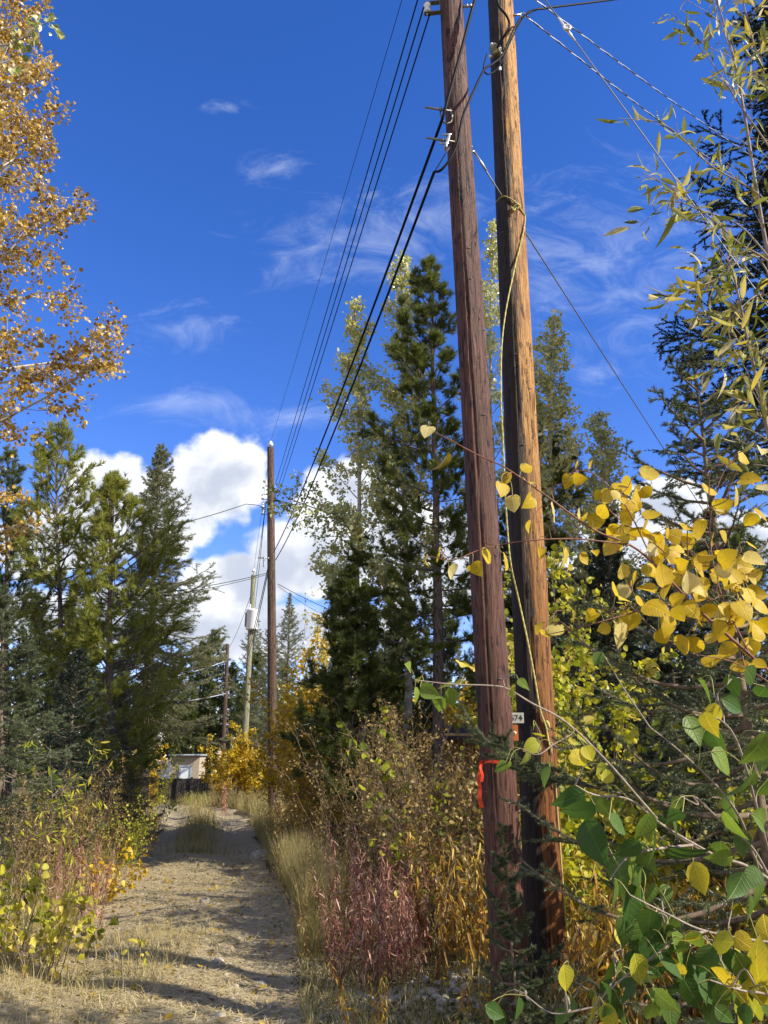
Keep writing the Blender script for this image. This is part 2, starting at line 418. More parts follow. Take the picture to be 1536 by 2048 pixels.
def ground_mat(name, cols, gs=1.):
    m, k, b, out = new_mat(name)
    tc = k.n('ShaderNodeTexCoord').outputs['Object']
    n1 = k.noise(tc, 1.1 * gs, 5, .6, .3); n2 = k.noise(tc, 9 * gs, 6, .65); n3 = k.noise(k.v('MULTIPLY', tc, (60, 150, 60)), gs, 4, .7)
    c = k.mix(k.step(n1, .35, .65), cols[0], cols[1]); c = k.mix(k.step(n2, .48, .7), c, cols[2]); c = k.mix(k.m('MULTIPLY', k.step(n3, .5, .66), .6), c, cols[3])
    vo = k.n('ShaderNodeTexVoronoi'); k.put(vo.inputs['Vector'], tc); vo.inputs['Scale'].default_value = 42 * gs
    c = k.mix(k.m('MULTIPLY', k.step(vo.outputs['Distance'], .2, .05), .5), c, cols[4])
    k.put(b.inputs['Base Color'], c); b.inputs['Roughness'].default_value = .95; b.inputs['Specular IOR Level'].default_value = .15
    h = k.m('ADD', n3, k.m('ADD', k.m('MULTIPLY', n2, 1.5), k.m('MULTIPLY', vo.outputs['Distance'], -.8)))
    bp = k.n('ShaderNodeBump'); bp.inputs['Strength'].default_value = .9; bp.inputs['Distance'].default_value = .03; k.put(bp.inputs['Height'], h); k.put(b.inputs['Normal'], bp.outputs[0])
    return m


M = {}
M['path'] = ground_mat('dirt', [(.40, .315, .19), (.49, .39, .235), (.56, .46, .28), (.66, .56, .35), (.40, .36, .29)])
M['ground'] = ground_mat('forest floor', [(.10, .075, .042), (.15, .115, .06), (.19, .15, .075), (.26, .20, .10), (.12, .09, .05)])
M['bark_pine'] = bark_mat('pine bark', (.06, .045, .037), (.19, .15, .125))
M['bark_spruce'] = bark_mat('spruce bark', (.07, .055, .042), (.22, .175, .13))
M['bark_aspen'] = bark_mat('aspen bark', (.34, .31, .25), (.52, .49, .41), (6, 6, 14), .15, .7, (.10, .08, .06))
M['twig'] = bark_mat('twig bark', (.13, .09, .06), (.26, .19, .12), (40, 40, 20), .2)
M['twig_pale'] = bark_mat('pale twig bark', (.21, .16, .115), (.37, .30, .23), (40, 40, 20), .2, .7)
M['petiole'] = plain('leaf stalk', (.30, .27, .07), .5)
M['twig_red'] = bark_mat('reddish twig bark', (.15, .06, .04), (.27, .13, .08), (40, 40, 20), .15, .6)
M['pine'] = leaf_mat('pine needles', [(0, (.035, .050, .014)), (.5, (.105, .13, .03)), (1, (.20, .22, .055))], .34, .45)
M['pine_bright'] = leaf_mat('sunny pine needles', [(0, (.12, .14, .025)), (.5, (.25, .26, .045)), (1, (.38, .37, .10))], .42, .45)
M['spruce'] = leaf_mat('spruce needles', [(0, (.09, .10, .045)), (.5, (.19, .195, .095)), (1, (.33, .31, .18))], .34, .45)
M['spruce_blue'] = leaf_mat('blue green spruce needles', [(0, (.04, .052, .026)), (.5, (.10, .125, .058)), (1, (.24, .26, .12))], .22, .4)
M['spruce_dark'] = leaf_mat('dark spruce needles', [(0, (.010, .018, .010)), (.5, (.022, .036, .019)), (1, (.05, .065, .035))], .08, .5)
M['aspen_green'] = leaf_mat('aspen leaves turning', [(0, (.20, .24, .06)), (.4, (.42, .45, .16)), (.75, (.60, .58, .29)), (1, (.68, .58, .20))], .38, .28, 0, 1.35, 1.0)
M['aspen_bronze'] = leaf_mat('bronze aspen leaves', [(0, (.16, .09, .025)), (.35, (.36, .22, .045)), (.65, (.56, .36, .04)), (1, (.64, .48, .20))], .34, .35, 0, 1.4, .7)
M['yellow'] = leaf_mat('yellow leaves', [(0, (.30, .22, .02)), (.4, (.55, .36, .015)), (.75, (.66, .47, .03)), (1, (.70, .58, .25))], .40, .5, .0, 1.25, .3, .35)
M['gold'] = leaf_mat('golden leaves', [(0, (.28, .18, .012)), (.4, (.55, .34, .015)), (.75, (.68, .46, .02)), (1, (.72, .56, .09))], .42, .45, 0, 1.25)
M['lime'] = leaf_mat('yellow green leaves', [(0, (.10, .15, .012)), (.4, (.28, .31, .025)), (.7, (.50, .46, .03)), (1, (.66, .52, .12))], .42, .42, .0, 1.35, .35, .3)
M['green'] = leaf_mat('green poplar leaves', [(0, (.035, .085, .018)), (.45, (.062, .12, .02)), (.75, (.19, .26, .035)), (.9, (.45, .40, .03)), (1, (.62, .44, .03))], .32, .5, .0, 1.5, .3, .6)
M['willow'] = leaf_mat('willow leaves', [(0, (.12, .14, .022)), (.35, (.26, .265, .05)), (.6, (.42, .39, .15)), (.8, (.52, .40, .045)), (1, (.58, .50, .29))], .34, .38, .0, 1.35, .45, .2)
M['brown'] = leaf_mat('browning shrub leaves', [(0, (.09, .055, .018)), (.4, (.20, .13, .035)), (.75, (.36, .24, .07)), (1, (.46, .38, .14))], .3, .5)
M['red'] = leaf_mat('red fireweed leaves', [(0, (.16, .045, .04)), (.4, (.36, .14, .11)), (.7, (.54, .32, .24)), (1, (.68, .52, .40))], .32, .5)
M['orange'] = leaf_mat('orange fireweed leaves', [(0, (.20, .08, .015)), (.4, (.42, .22, .025)), (.75, (.58, .37, .05)), (1, (.66, .52, .18))], .34, .5)
M['grass'] = leaf_mat('dry grass', [(0, (.10, .115, .025)), (.3, (.22, .20, .055)), (.65, (.40, .32, .12)), (1, (.55, .45, .22))], .25, .6)
M['straw'] = leaf_mat('straw', [(0, (.30, .23, .11)), (.5, (.56, .45, .23)), (1, (.74, .63, .36))], .1, .7)
M['stone'] = bark_mat('stone', (.26, .225, .17), (.44, .39, .31), (20, 20, 20), .3)
M['pole_a'] = pole_mat('brown pole timber', (.165, .068, .039), (.052, .020, .013), (.27, .160, .108))
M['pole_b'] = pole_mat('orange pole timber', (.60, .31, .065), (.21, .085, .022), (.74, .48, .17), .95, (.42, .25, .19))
M['pole_c'] = pole_mat('red brown pole timber', (.14, .078, .046), (.055, .03, .019), (.24, .165, .11))
M['pole_d'] = pole_mat('green treated pole timber', (.33, .32, .19), (.19, .18, .10), (.46, .44, .30))
M['steel'] = plain('galvanised steel', (.42, .43, .43), .42, .75)
M['dullsteel'] = plain('weathered bracket steel', (.20, .20, .17), .5, .4)
M['black'] = plain('black cable', (.011, .011, .011), .6)
M['black'].node_tree.nodes['Principled BSDF'].inputs['Specular IOR Level'].default_value = .12
M['wire'] = plain('wire', (.045, .045, .05), .45, .3)
M['bright'] = plain('bright aluminium wire', (.62, .63, .64), .35, .5)
M['porcelain'] = plain('porcelain', (.80, .80, .78), .2)
M['rope'] = leaf_mat('rope', [(0, (.42, .36, .08)), (1, (.62, .55, .20))], 0, .7)
M['white'] = plain('white paint', (.74, .75, .76), .4)
M['plate'] = plain('plate', (.60, .57, .47), .6)
M['ink'] = plain('ink', (.02, .02, .02), .6)
M['tagorange'] = plain('orange plastic', (.62, .17, .03), .5)
M['ribbon'] = leaf_mat('flagging ribbon', [(0, (.80, .06, .02)), (1, (.85, .09, .03))], .35, .35)
M['planks'] = bark_mat('cedar planks', (.20, .095, .03), (.38, .20, .07), (8, 8, 2), .3)
M['cedar_trim'] = bark_mat('cedar trim', (.42, .27, .10), (.55, .38, .16), (2, 30, 30), .2)
M['darkfence'] = bark_mat('dark fence boards', (.018, .016, .015), (.05, .044, .04), (14, 14, 2), .3)
M['tan'] = bark_mat('tan shed wall', (.36, .29, .20), (.46, .38, .28), (3, 3, 12), .1)
M['brownroof'] = bark_mat('brown roofing', (.06, .04, .03), (.12, .085, .06), (10, 10, 10), .2)
M['roofing'] = bark_mat('grey roofing', (.25, .28, .30), (.36, .39, .41), (10, 10, 10), .2)
M['bluegrey'] = plain('grey blue siding', (.32, .37, .40), .6)
# ---------------------------------------------------------------- the lie of the land
def sst(x, a, b): t = np.clip((x - a) / (b - a), 0, 1); return t * t * (3 - 2 * t)


def pc(y):
    """middle of the path at distance y"""
    y = np.asarray(y, float); e = np.maximum(y - 21, 0)
    return -2.36 - (y - 10.1) * .2055 - .013 * np.minimum(e, 30) ** 2 - np.where(y > 51, (y - 51) * .8, 0)


def hgt(x, y):
    x, y = np.broadcast_arrays(np.asarray(x, float), np.asarray(y, float)); d = np.abs(x - pc(y)); far = sst(y, 12, 18)
    z = -.75 * sst(y, 27, 44) + .10 * sst(d, 1.4, 3.2) - .06 * np.exp(-((d - .75) / .28) ** 2) * (.7 + .3 * far) + .09 * far * np.exp(-(d / .42) ** 2)
    z = z + .035 * np.sin(x * 1.3 + 1.1 * np.sin(y * .7)) * np.sin(y * 1.1 + .6) + .016 * np.sin(x * 3.7 + y * 1.9) + .012 * np.sin(y * 4.3 - x * 2.6 + 1)
    return z + .5 * sst(np.abs(x + 2), 14, 60) * np.sin(x * .06 + 1) ** 2


def G(x, y, dz=0.): return np.array([x, y, float(hgt(x, y)) + dz])


def gp(px, Y):
    """ground point seen in the photo's column px at distance Y"""
    x = (px - CX) / F_PX * (Y * CP - EYE * SP); return G(x, Y)


def axis(lo, hi, dense, n1, n2):
    a = np.linspace(dense[0], dense[1], n1); t = np.linspace(0, 1, n2 + 1)[1:] ** 2
    return np.concatenate([(dense[0] + (lo - dense[0]) * t)[::-1], a, dense[1] + (hi - dense[1]) * t])


xs = axis(-450, 450, (-14, 12), 240, 24); ys = axis(-60, 700, (-3, 46), 330, 22)
GX, GY = np.meshgrid(xs, ys)
mb = MB(); V = np.stack([GX, GY, hgt(GX, GY)], -1).reshape(-1, 3); nx = len(xs)
i = (np.arange(len(ys) - 1)[:, None] * nx + np.arange(nx - 1)).ravel()
mb.add(V, np.stack([i, i + 1, i + nx + 1, i + nx], -1)); structure('ground', mb, M['ground'])

py_ = np.linspace(-3, 47, 420); wv = np.linspace(-1, 1, 46); mb = MB()
hw = 1.36 + .10 * np.sin(py_ * 1.7) + .08 * np.sin(py_ * 4.1 + 1) + .05 * rng.normal(size=len(py_))
near_ = sst(py_, 9.5, 5)
PX = pc(py_)[:, None] + np.where(wv[None] > 0, wv[None] * (hw - .22 * near_)[:, None], wv[None] * (hw + .5 * near_)[:, None]); PY = np.repeat(py_[:, None], len(wv), 1)
pz = hgt(PX, PY) + .014 - .05 * sst(np.abs(wv), .84, 1.0)[None] + .004 * rng.normal(size=PX.shape)
i = (np.arange(len(py_) - 1)[:, None] * 46 + np.arange(45)).ravel()
mb.add(np.stack([PX, PY, pz], -1), np.stack([i, i + 1, i + 47, i + 46], -1)); structure('dirt_path', mb, M['path'])


# ---------------------------------------------------------------- poles and what is bolted to them
def shaft(base, top, r0, r1, rings=150, sides=72, cracks=(), seed=0, knots=22):
    q = np.random.default_rng(seed); base, top = np.asarray(base), np.asarray(top)
    t = np.linspace(0, 1, rings)[:, None]; a = np.linspace(0, 2 * np.pi, sides, endpoint=False)[None]; z = t * np.linalg.norm(top - base)
    d = .0025 * np.sin(5 * a + 1.3 * np.sin(z * .9)) + .0018 * np.sin(11 * a + z * .7 + seed) + .0012 * np.sin(23 * a - z * .5) + .003 * np.sin(z * 1.1 + a + seed)
    d = d + .0008 * q.normal(size=(1, sides)) + .0004 * q.normal(size=(rings, sides))
    for _ in range(knots):
        a0, z0 = q.uniform(0, 6.28), q.uniform(.3, z.max()); da = (a - a0 + np.pi) % (2 * np.pi) - np.pi
        d = d + q.uniform(.002, .005) * np.exp(-(da / .16) ** 2 - ((z - z0) / .05) ** 2)
    for ca, z0, z1, dep, wd, dr in cracks:
        da = (a - (ca + dr * (z - z0) + .05 * np.sin(z * 2.3) + .02 * np.sin(z * 9)) + np.pi) % (2 * np.pi) - np.pi
        d = d - dep * np.exp(-(da / wd) ** 2) * sst(z, z0, z0 + .4) * (1 - sst(z, z1 - .4, z1))
    r = r0 + (r1 - r0) * t + d; ctr = base + (top - base) * t
    V = np.stack([ctr[:, 0:1] + r * np.cos(a), ctr[:, 1:2] + r * np.sin(a), ctr[:, 2:3] + 0 * r], -1)
    m = MB(); i = np.arange(rings - 1)[:, None] * sides; j = np.arange(sides)[None]; j2 = (j + 1) % sides
    m.add(V, np.stack([i + j, i + j2, i + sides + j2, i + sides + j], -1).reshape(-1, 4), np.repeat(np.cos(a), rings, 0).ravel())
    cap = np.concatenate([V[-1], [[*top[:2], top[2] + .02]]]); m.add(cap, np.stack([np.arange(sides), (np.arange(sides) + 1) % sides, np.full(sides, sides)], -1))
    return m


def pole_at(name, label, base_px, top_px, Y, r0, r1, mat, seed, top_z=None, cracks=(), sides=72):
    b = at(*base_px, Y); t = at(*top_px, Y); d = (t - b) / (t[2] - b[2])
    g0 = float(hgt(b[0], Y)) - .25; base = b + d * (g0 - b[2])
    if top_z: t = b + d * (top_z - b[2])
    o = thing(name, label, 'utility pole', base)
    part('shaft', shaft(base, t, r0, r1, 170 if sides > 40 else 70, sides, cracks, seed), mat, o, base)
    return o, base, t, d


A, A0, A1, Ad = pole_at('utility_pole', 'weathered brown wooden pole standing close by, with an orange ribbon tied low around it', (1012, 1800), (902, 0), 5.3, .117, .098, M['pole_a'], 3, 9.95,
                        [(-1.9, 1.2, 5.5, .012, .035, .02), (-.9, 3, 9, .008, .03, -.03), (-2.4, 4, 9, .008, .03, .04)])
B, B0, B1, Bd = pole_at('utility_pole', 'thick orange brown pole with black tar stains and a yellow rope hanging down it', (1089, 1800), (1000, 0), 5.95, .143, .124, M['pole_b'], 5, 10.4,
                        [(-.72, .2, 6.6, .040, .030, .035), (-1.7, 2, 9, .012, .04, -.03), (-1.2, 5, 10, .008, .03, .02)])
Cp, C0, C1, Cd = pole_at('utility_pole', 'lone red brown wooden pole standing beside the path beyond the close pair', (546, 1640), (541, 895), 22.8, .145, .105, M['pole_c'], 8, None, [(-1.4, 2, 9, .012, .05, .02)])
D, D0, D1, Dd = pole_at('utility_pole', 'leaning greenish pole carrying a white transformer can', (486, 1560), (507, 1150), 38, .15, .115, M['pole_d'], 9, None, sides=32)
E_, E0, E1, Ed = pole_at('utility_pole', 'smallest dark brown pole far down the path before dark pines', (449, 1450), (455, 1288), 58, .17, .13, M['pole_c'], 12, None, sides=24)


def on(base, d, z): return base + d * (z - base[2])


def zpx(py, Y): return at(768, py, Y)[2]


# staples and old nails in the close poles
for o_, b_, d_, r_, n_ in ((A, A0, Ad, .113, 9), (B, B0, Bd, .138, 11)):
    for _ in range(n_):
        z_ = rng.uniform(1.2, 6.5); a_ = rng.uniform(-2.6, -.5); c_ = on(b_, d_, z_); nrm = np.array([math.cos(a_), math.sin(a_), 0]); tg = np.array([-nrm[1], nrm[0], 0]); c_ = c_ + nrm * (r_ - .0012 * z_)
        m = MB(); m.cap_tube([c_ - tg * .012 - nrm * .01, c_ - tg * .012 + nrm * .007, c_ + tg * .012 + nrm * .007, c_ + tg * .012 - nrm * .01], .0028, 6); part('staple', m, M['dullsteel'], o_, b_)
# pole A: dead end brackets, hooks, clamps
def bracket(o, org, c, out, side, s=1.):
    """spool insulator in a U shaped steel bracket, reaching out from the pole"""
    o1 = MB(); up = Z; out = nz(np.array(out, float)); sd = nz(np.cross(out, up))
    for k in (-1, 1): o1.box(c + up * k * .062 * s + out * .055 * s, (.15 * s, .045 * s, .008), [out, sd, up], bev=.002)
    o1.box(c - out * .018 * s, (.008, .045 * s, .13 * s), [out, sd, up], bev=.002)
    b = part('clevis_bracket', o1, M['dullsteel'], o, org)
    o2 = MB(); o2.cap_tube([c + out * .1 * s - up * .085 * s, c + out * .1 * s + up * .085 * s], .009 * s); part('bolt', o2, M['steel'], b)
    o3 = MB(); o3.lathe(c + out * .1 * s - up * .05 * s, [(.001, 0), (.032 * s, .002), (.036 * s, .02 * s), (.02 * s, .04 * s), (.02 * s, .06 * s), (.036 * s, .08 * s), (.032 * s, .098 * s), (.001, .1 * s)], Z)
    part('spool_insulator', o3, M['porcelain'], b)
    # children of the bracket were built in world space: shift them with it
    for ch in b.children: ch.data.transform(__import__('mathutils').Matrix.Translation(Vector(-np.asarray(org))))
    return c + out * .1 * s


left = np.array([-1., .12, 0]); right = np.array([1., -.1, 0])
zA = zpx(12, 5.3); pA = on(A0, Ad, zA); s3 = bracket(A, A0, pA + left * .12, left, 1)
pA2 = on(A0, Ad, zA + .33); s2 = bracket(A, A0, pA2 + left * .12, left, 1)
pA1 = on(A0, Ad, zA - .02) + right * .115
m = MB(); m.cap_tube([pA1 - right * .03, pA1 + right * .075], .011); m.lathe(pA1 + right * .02, [(.001, 0), (.02, 0), (.02, .014), (.001, .014)], right, 6); m.lathe(pA1 + right * .05, [(.001, 0), (.019, 0), (.019, .016), (.001, .016)], right, 6)
part('through_bolt', m, M['steel'], A, A0)


def hook_bolt(o, org, pz_, ring=True):
    """threaded bolt pointing out of the pole to the left, a nut pair and a thimble hook below it"""
    c = on(A0, Ad, pz_) + np.array([-.055, -.095, 0]); tip = c + np.array([-.24, -.03, .015]); m = MB(); m.cap_tube([c, tip], .0095)
    ax = nz(tip - c)
    for q in (.07, .10): m.lathe(c + ax * q, [(.001, 0), (.021, 0), (.021, .015), (.001, .015)], ax, 6)
    b = part('hook_bolt', m, M['dullsteel'], o, org)
    if ring:
        k = MB(); h = c + ax * .075; u = np.array([-.5, -.2, -.8]); u = nz(u)
        k.cap_tube([h + Z * .03 + ax * .03, h + ax * .035 - Z * .06, h + ax * .02 - Z * .12, h - ax * .02 - Z * .145, h - ax * .06 - Z * .12, h - ax * .07 - Z * .05, h - ax * .05 + Z * .02], .009, 8)
        part('hook', k, M['dullsteel'], b, org)
    else:
        k = MB(); h = c + ax * .06; v = nz(np.array([-.25, -.2, -1.]))
        k.box(h + v * .02, (.022, .05, .17), [nz(np.cross(v, [0, 1, 0])), nz(np.cross(v, np.cross(v, [0, 1, 0]))), v], bev=.004)
        for q in (-.06, .06): k.cap_tube([h + v * q + np.array([.02, -.02, 0]), h + v * q + np.array([-.06, -.02, .0])], .009)
        part('three_bolt_clamp', k, M['steel'], b, org)
    return c


h5 = hook_bolt(A, A0, zpx(222, 5.2)); h6 = hook_bolt(A, A0, zpx(283, 5.2), False)
# right-hand guy attachment
gA = on(A0, Ad, zpx(288, 5.3)) + right * .085 + np.array([0, .10, 0])
m = MB(); m.box(gA, (.03, .04, .14), bev=.006); m.cap_tube([gA + Z * .03, gA + Z * .06 + right * .03], .012); m.cap_tube([gA, gA + right * .05], .012); part('guy_hook', m, M['steel'], A, A0)
# top insulator, out of the frame, carries the thin wire
m = MB(); m.lathe(A1, [(.001, 0), (.02, 0), (.02, .06), (.05, .08), (.055, .11), (.03, .13), (.03, .15), (.001, .16)]); part('pin_insulator', m, M['porcelain'], A, A0)

# pole B: splice box, eye bolt, plates
jb = at(990, 102, 5.80); m = MB(); ax = [nz(np.array([1, -.2, .3])), nz(np.array([.1, 1, .1])), nz(np.array([-.3, 0, 1]))]
m.box(jb, (.085, .07, .12), ax, bev=.012); box_ = part('splice_box', m, plain('splice box casing', (.17, .15, .06), .45), B, B0)
for q in ((-.03, -.01, .075), (.0, -.01, .072), (.055, 0, .03), (.055, 0, -.03), (-.05, 0, -.07)):
    m = MB(); m.box(jb + np.array(q), (.026, .026, .026), bev=.006); part('cap_nut', m, M['porcelain'], box_, B0)
m = MB(); m.box(at(1000, 137, 5.80), (.026, .012, .05), bev=.004); part('cable_marker', m, M['white'], B, B0)
eb = at(1040, 30, 5.9); m = MB(); m.cap_tube([eb - np.array([.1, 0, 0]), eb], .011)
an = np.linspace(0, 2 * np.pi, 14); m.tubes(np.stack([eb[0] + .028 + .028 * np.cos(an), eb[1] + 0 * an, eb[2] + .028 * np.sin(an)], -1), .008, 8); part('eye_bolt', m, M['steel'], B, B0)
pn = nz(np.array([-.12, -1., -.05])); pr = nz(np.cross(pn, Z)) * -1; pu = np.cross(pn, pr) * -1; pr = np.array([1., -.12, 0]); pr = nz(pr); pu = np.cross(pn, pr); pu = pu if pu[2] > 0 else -pu
pcx = at(1031, 1436, 5.77); m = MB(); m.box(pcx, (.118, .006, .073), [pr, -pn, pu], bev=.001); pl = part('number_plate', m, M['plate'], B, B0)
cu = bpy.data.curves.new('digits', 'FONT'); cu.body = '5674'; cu.size = .056; cu.extrude = .0008; cu.align_x = 'CENTER'; cu.align_y = 'CENTER'
tmp = bpy.data.objects.new('digits', cu); C.collection.objects.link(tmp); bpy.context.view_layer.update()
dme = bpy.data.meshes.new_from_object(tmp); bpy.data.objects.remove(tmp)
from mathutils import Matrix
mt = Matrix.Identity(4)
for r_ in range(3): mt[r_][0], mt[r_][1], mt[r_][2] = pr[r_], pu[r_], pn[r_]; mt[r_][3] = (pcx + pn * .0042 - pr * .008 - B0)[r_]
dme.transform(mt); dme.materials.clear(); dme.materials.append(M['ink']); link('digits', dme, pl)
m = MB(); m.lathe(pcx + pr * .047 + pn * .003, [(.001, .003), (.005, .003), (.006, 0)], pn, 8); part('nail', m, M['dullsteel'], pl, B0)
oc = at(1029, 1466, 5.765); m = MB(); m.box(oc, (.052, .006, .108), [pr, -pn, pu], bev=.001); ot = part('orange_tag', m, M['tagorange'], B, B0)
m = MB(); m.lathe(oc + pn * .003, [(.001, .003), (.013, .003), (.014, 0)], pn, 14); rd = part('round_emblem', m, M['plate'], ot, B0)
m = MB(); m.lathe(oc + pn * .006, [(.001, .001), (.005, .001), (.0055, 0)], pn, 10); m.box(oc + pn * .0065 + pu * .004, (.003, .002, .008), [pr, -pn, pu]); part('emblem_mark', m, M['tagorange'], ot, B0)

# pole C
m = MB(); m.lathe(C1, [(.001, -.02), (.02, -.02), (.02, .05), (.07, .06), (.085, .12), (.05, .15), (.05, .19), (.03, .22), (.001, .23)]); part('pin_insulator', m, M['porcelain'], Cp, C0)
for j, pyc in enumerate((995, 1012, 1025)):
    c = on(C0, Cd, zpx(pyc, 22.8)) + np.array([-.12, -.05, 0]); bracket(Cp, C0, c, (-1, -.2, 0), 1, 1.25)
m = MB(); c = on(C0, Cd, zpx(1118, 22.8)); m.cap_tube([c + np.array([-.05, -.1, 0]), c + np.array([-.38, -.14, 0])], .02)
m.box(c + np.array([-.2, -.14, -.12]), (.05, .05, .32), bev=.01); part('cable_hook', m, M['steel'], Cp, C0)
m = MB(); c = on(C0, Cd, zpx(1003, 22.8)); m.cap_tube([c + np.array([.1, -.05, 0]), c + np.array([.2, -.07, .01]), c + np.array([.3, -.08, -.02])], .03); m.lathe(c + np.array([.3, -.08, -.09]), [(.001, 0), (.05, .01), (.06, .05), (.03, .09), (.001, .1)]); part('side_insulator', m, M['black'], Cp, C0)
# pole D and its transformer
m = MB(); m.lathe(D1, [(.001, 0), (.02, 0), (.02, .15), (.10, .17), (.11, .22), (.06, .26), (.06, .32), (.001, .34)]); part('pin_insulator', m, M['porcelain'], D, D0)
tc_ = at(504, 1240, 37.7); m = MB(); m.lathe(tc_ - Z * .48, [(.001, 0), (.27, 0), (.29, .03), (.29, .88), (.31, .90), (.31, .96), (.24, 1.01), (.001, 1.03)], Z, 26); tr = part('transformer_can', m, M['white'], D, D0)
m = MB(); m.lathe(tc_ + Z * .5 + np.array([-.12, -.05, 0]), [(.05, 0), (.03, .05), (.05, .1), (.03, .15), (.05, .2), (.02, .28), (.001, .3)], Z, 10); part('bushing', m, M['porcelain'], tr, D0)
m = MB(); m.box(tc_ + np.array([-.3, -.1, .0]), (.05, .16, .7), bev=.01); m.box(tc_ + np.array([.0, .2, .3]), (.2, .3, .06), bev=.01); part('hanger', m, M['dullsteel'], tr, D0)
# pole E hardware
for pyc in (1322, 1387):
    m = MB(); c = on(E0, Ed, zpx(pyc, 58)); m.box(c + np.array([-.22, -.1, 0]), (.12, .1, .34), bev=.02); part('clamp', m, M['steel'], E_, E0)


# ---------------------------------------------------------------- wires, cables, rope, ribbon
def cat(p, q, sag, n=40):
    t = np.linspace(0, 1, n)[:, None]; P = np.asarray(p) * (1 - t) + np.asarray(q) * t; P[:, 2] -= 4 * sag * (t * (1 - t))[:, 0]; return P


def wire(name, label, pts, r, mat='black', group='overhead wires', category='wire', sides=8):
    m = MB(); m.cap_tube(pts, r, sides); o = link(name, m.mesh(name, M[mat])); return tag(o, label, category, group)


def smooth(pts, n=60):
    pts = np.asarray(pts, float); P = np.concatenate([2 * pts[:1] - pts[1:2], pts, 2 * pts[-1:] - pts[-2:-1]]); out = []
    k = max(3, n // (len(pts) - 1))
    for i in range(1, len(P) - 2):
        t = np.linspace(0, 1, k, endpoint=i == len(P) - 3)[:, None]; a, b, c, d = P[i - 1], P[i], P[i + 1], P[i + 2]
        out.append(.5 * ((2 * b) + (c - a) * t + (2 * a - 5 * b + 4 * c - d) * t ** 2 + (3 * b - a - 3 * c + d) * t ** 3))
    return np.concatenate(out)


c1 = C1 + Z * .2
wire('overhead_wire', 'thin uppermost wire running down to the insulator on the red brown pole top', cat(A1 + Z * .15, c1, .05), .0042)
tC = [at(551, 968, 22.68), at(548, 1000, 22.68), at(548, 1018, 22.68)]
wire('overhead_wire', 'first of three close black wires, the one further from the brown pole', cat(s2 + np.array([-.03, 0, 0]), tC[0], .03), .0072)
wire('overhead_wire', 'middle one of three close parallel black wires', cat(s3 + np.array([-.03, 0, .03]), tC[1], .03), .0072)
wire('overhead_wire', 'lowest of three close black wires, hanging from the clevis bracket bottom', cat(s3 + np.array([.02, 0, -.07]), tC[2], .03), .0072)
k5 = at(945, 15, 5.15); kk = at(884, 240, 5.17)
wire('telephone_cable', 'thick black cable drooping through the hook of the brown pole towards the far pole', np.concatenate([cat(at(985, -110, 5.2), k5, .0, 6)[:-1], cat(k5, kk, .01, 12)[:-1], cat(kk, at(547, 1105, 22.6), .28)]), .0135, group='telephone cables')
k6 = at(868, 345, 5.15)
wire('telephone_cable', 'second thick black cable leaving the brown pole below the hook', cat(k6, at(551, 1120, 22.6), .30), .0125, group='telephone cables')
wire('support_wire', 'short thin wire from clamp to cable end on the brown pole', cat(h6 + np.array([-.05, -.05, -.1]), k6, .0, 8), .005, 'wire', None)
wire('looping_cable', 'black cable curving from the splice box across the brown pole to the cable end',
     smooth([at(1040, 38, 5.7), at(1026, 62, 5.68), at(1006, 108, 5.6), at(985, 128, 5.5), at(968, 140, 5.35), at(946, 185, 5.13), at(925, 235, 5.1), at(915, 285, 5.1), at(900, 318, 5.1), at(882, 340, 5.12), at(868, 344, 5.15)], 90), .0105, 'black', None, 'cable')
wire('looping_cable', 'black cable bulging down the orange pole into the splice box', smooth([at(992, -40, 5.74), at(996, 8, 5.76), at(1012, 30, 5.74), at(1019, 50, 5.74), at(1008, 72, 5.74), at(995, 95, 5.74)], 40), .0115, 'black', None, 'cable')
wire('looping_cable', 'small black loop hanging under the splice box', smooth([at(974, 108, 5.72), at(967, 135, 5.7), at(974, 148, 5.7), at(990, 142, 5.74), at(1004, 122, 5.74), at(1020, 85, 5.75), at(1040, 45, 5.75), at(1060, 22, 5.75), at(1090, 18, 5.8)], 60), .007, 'black', None, 'cable')
wire('service_cable', 'black cable leaving the orange pole almost level towards the house', np.concatenate([smooth([at(1030, 55, 5.78), at(1048, 32, 5.8), at(1075, 18, 5.9)], 14)[:-1], cat(at(1075, 18, 5.9), at(1700, -90, 9.5), .10)]), .010, 'black', 'wires leading away from the orange pole', 'cable')
tw = lambda p, q, sag, ph: (lambda P: P + .007 * np.stack([np.cos(np.arange(len(P)) * .9 + ph), np.sin(np.arange(len(P)) * .9 + ph) * .3, np.sin(np.arange(len(P)) * .9 + ph)], -1))(cat(p, q, sag, 160))
B2 = at(1020, -40, 5.85)
for nm, p, q, lb in (('service_drop', B2, at(1640, 400, 12), 'upper twisted wire crossing the sky behind the willow twigs'), ('service_drop', eb + np.array([.05, 0, 0]), at(1640, 470, 12), 'lower twisted wire from the eye bolt crossing the sky to the spruce')):
    m = MB(); m.cap_tube(tw(p, q, .12, 0), .006, 6); o = link(nm, m.mesh(nm, M['wire'])); tag(o, lb, 'wire', 'wires leading away from the orange pole')
    m = MB(); m.cap_tube(tw(p, q, .12, math.pi), .005, 6); part('bare_neutral', m, M['bright'], o)
gB0 = at(1078, -18, 5.9); gB1 = at(2472, 1905, 7)
wire('guy_wire', 'steel stay with a pale turnbuckle slanting steeply off the orange pole', cat(gB0, gB1, .0, 30), .0058, 'dullsteel', 'guy wires', 'guy wire')
gB = C.collection.objects['guy_wire']; p0 = at(1130, 58, float(gB0[1] + (gB1[1] - gB0[1]) * .04)); dd = nz(gB1 - gB0); p0 = gB0 + dd * float((p0 - gB0) @ dd)
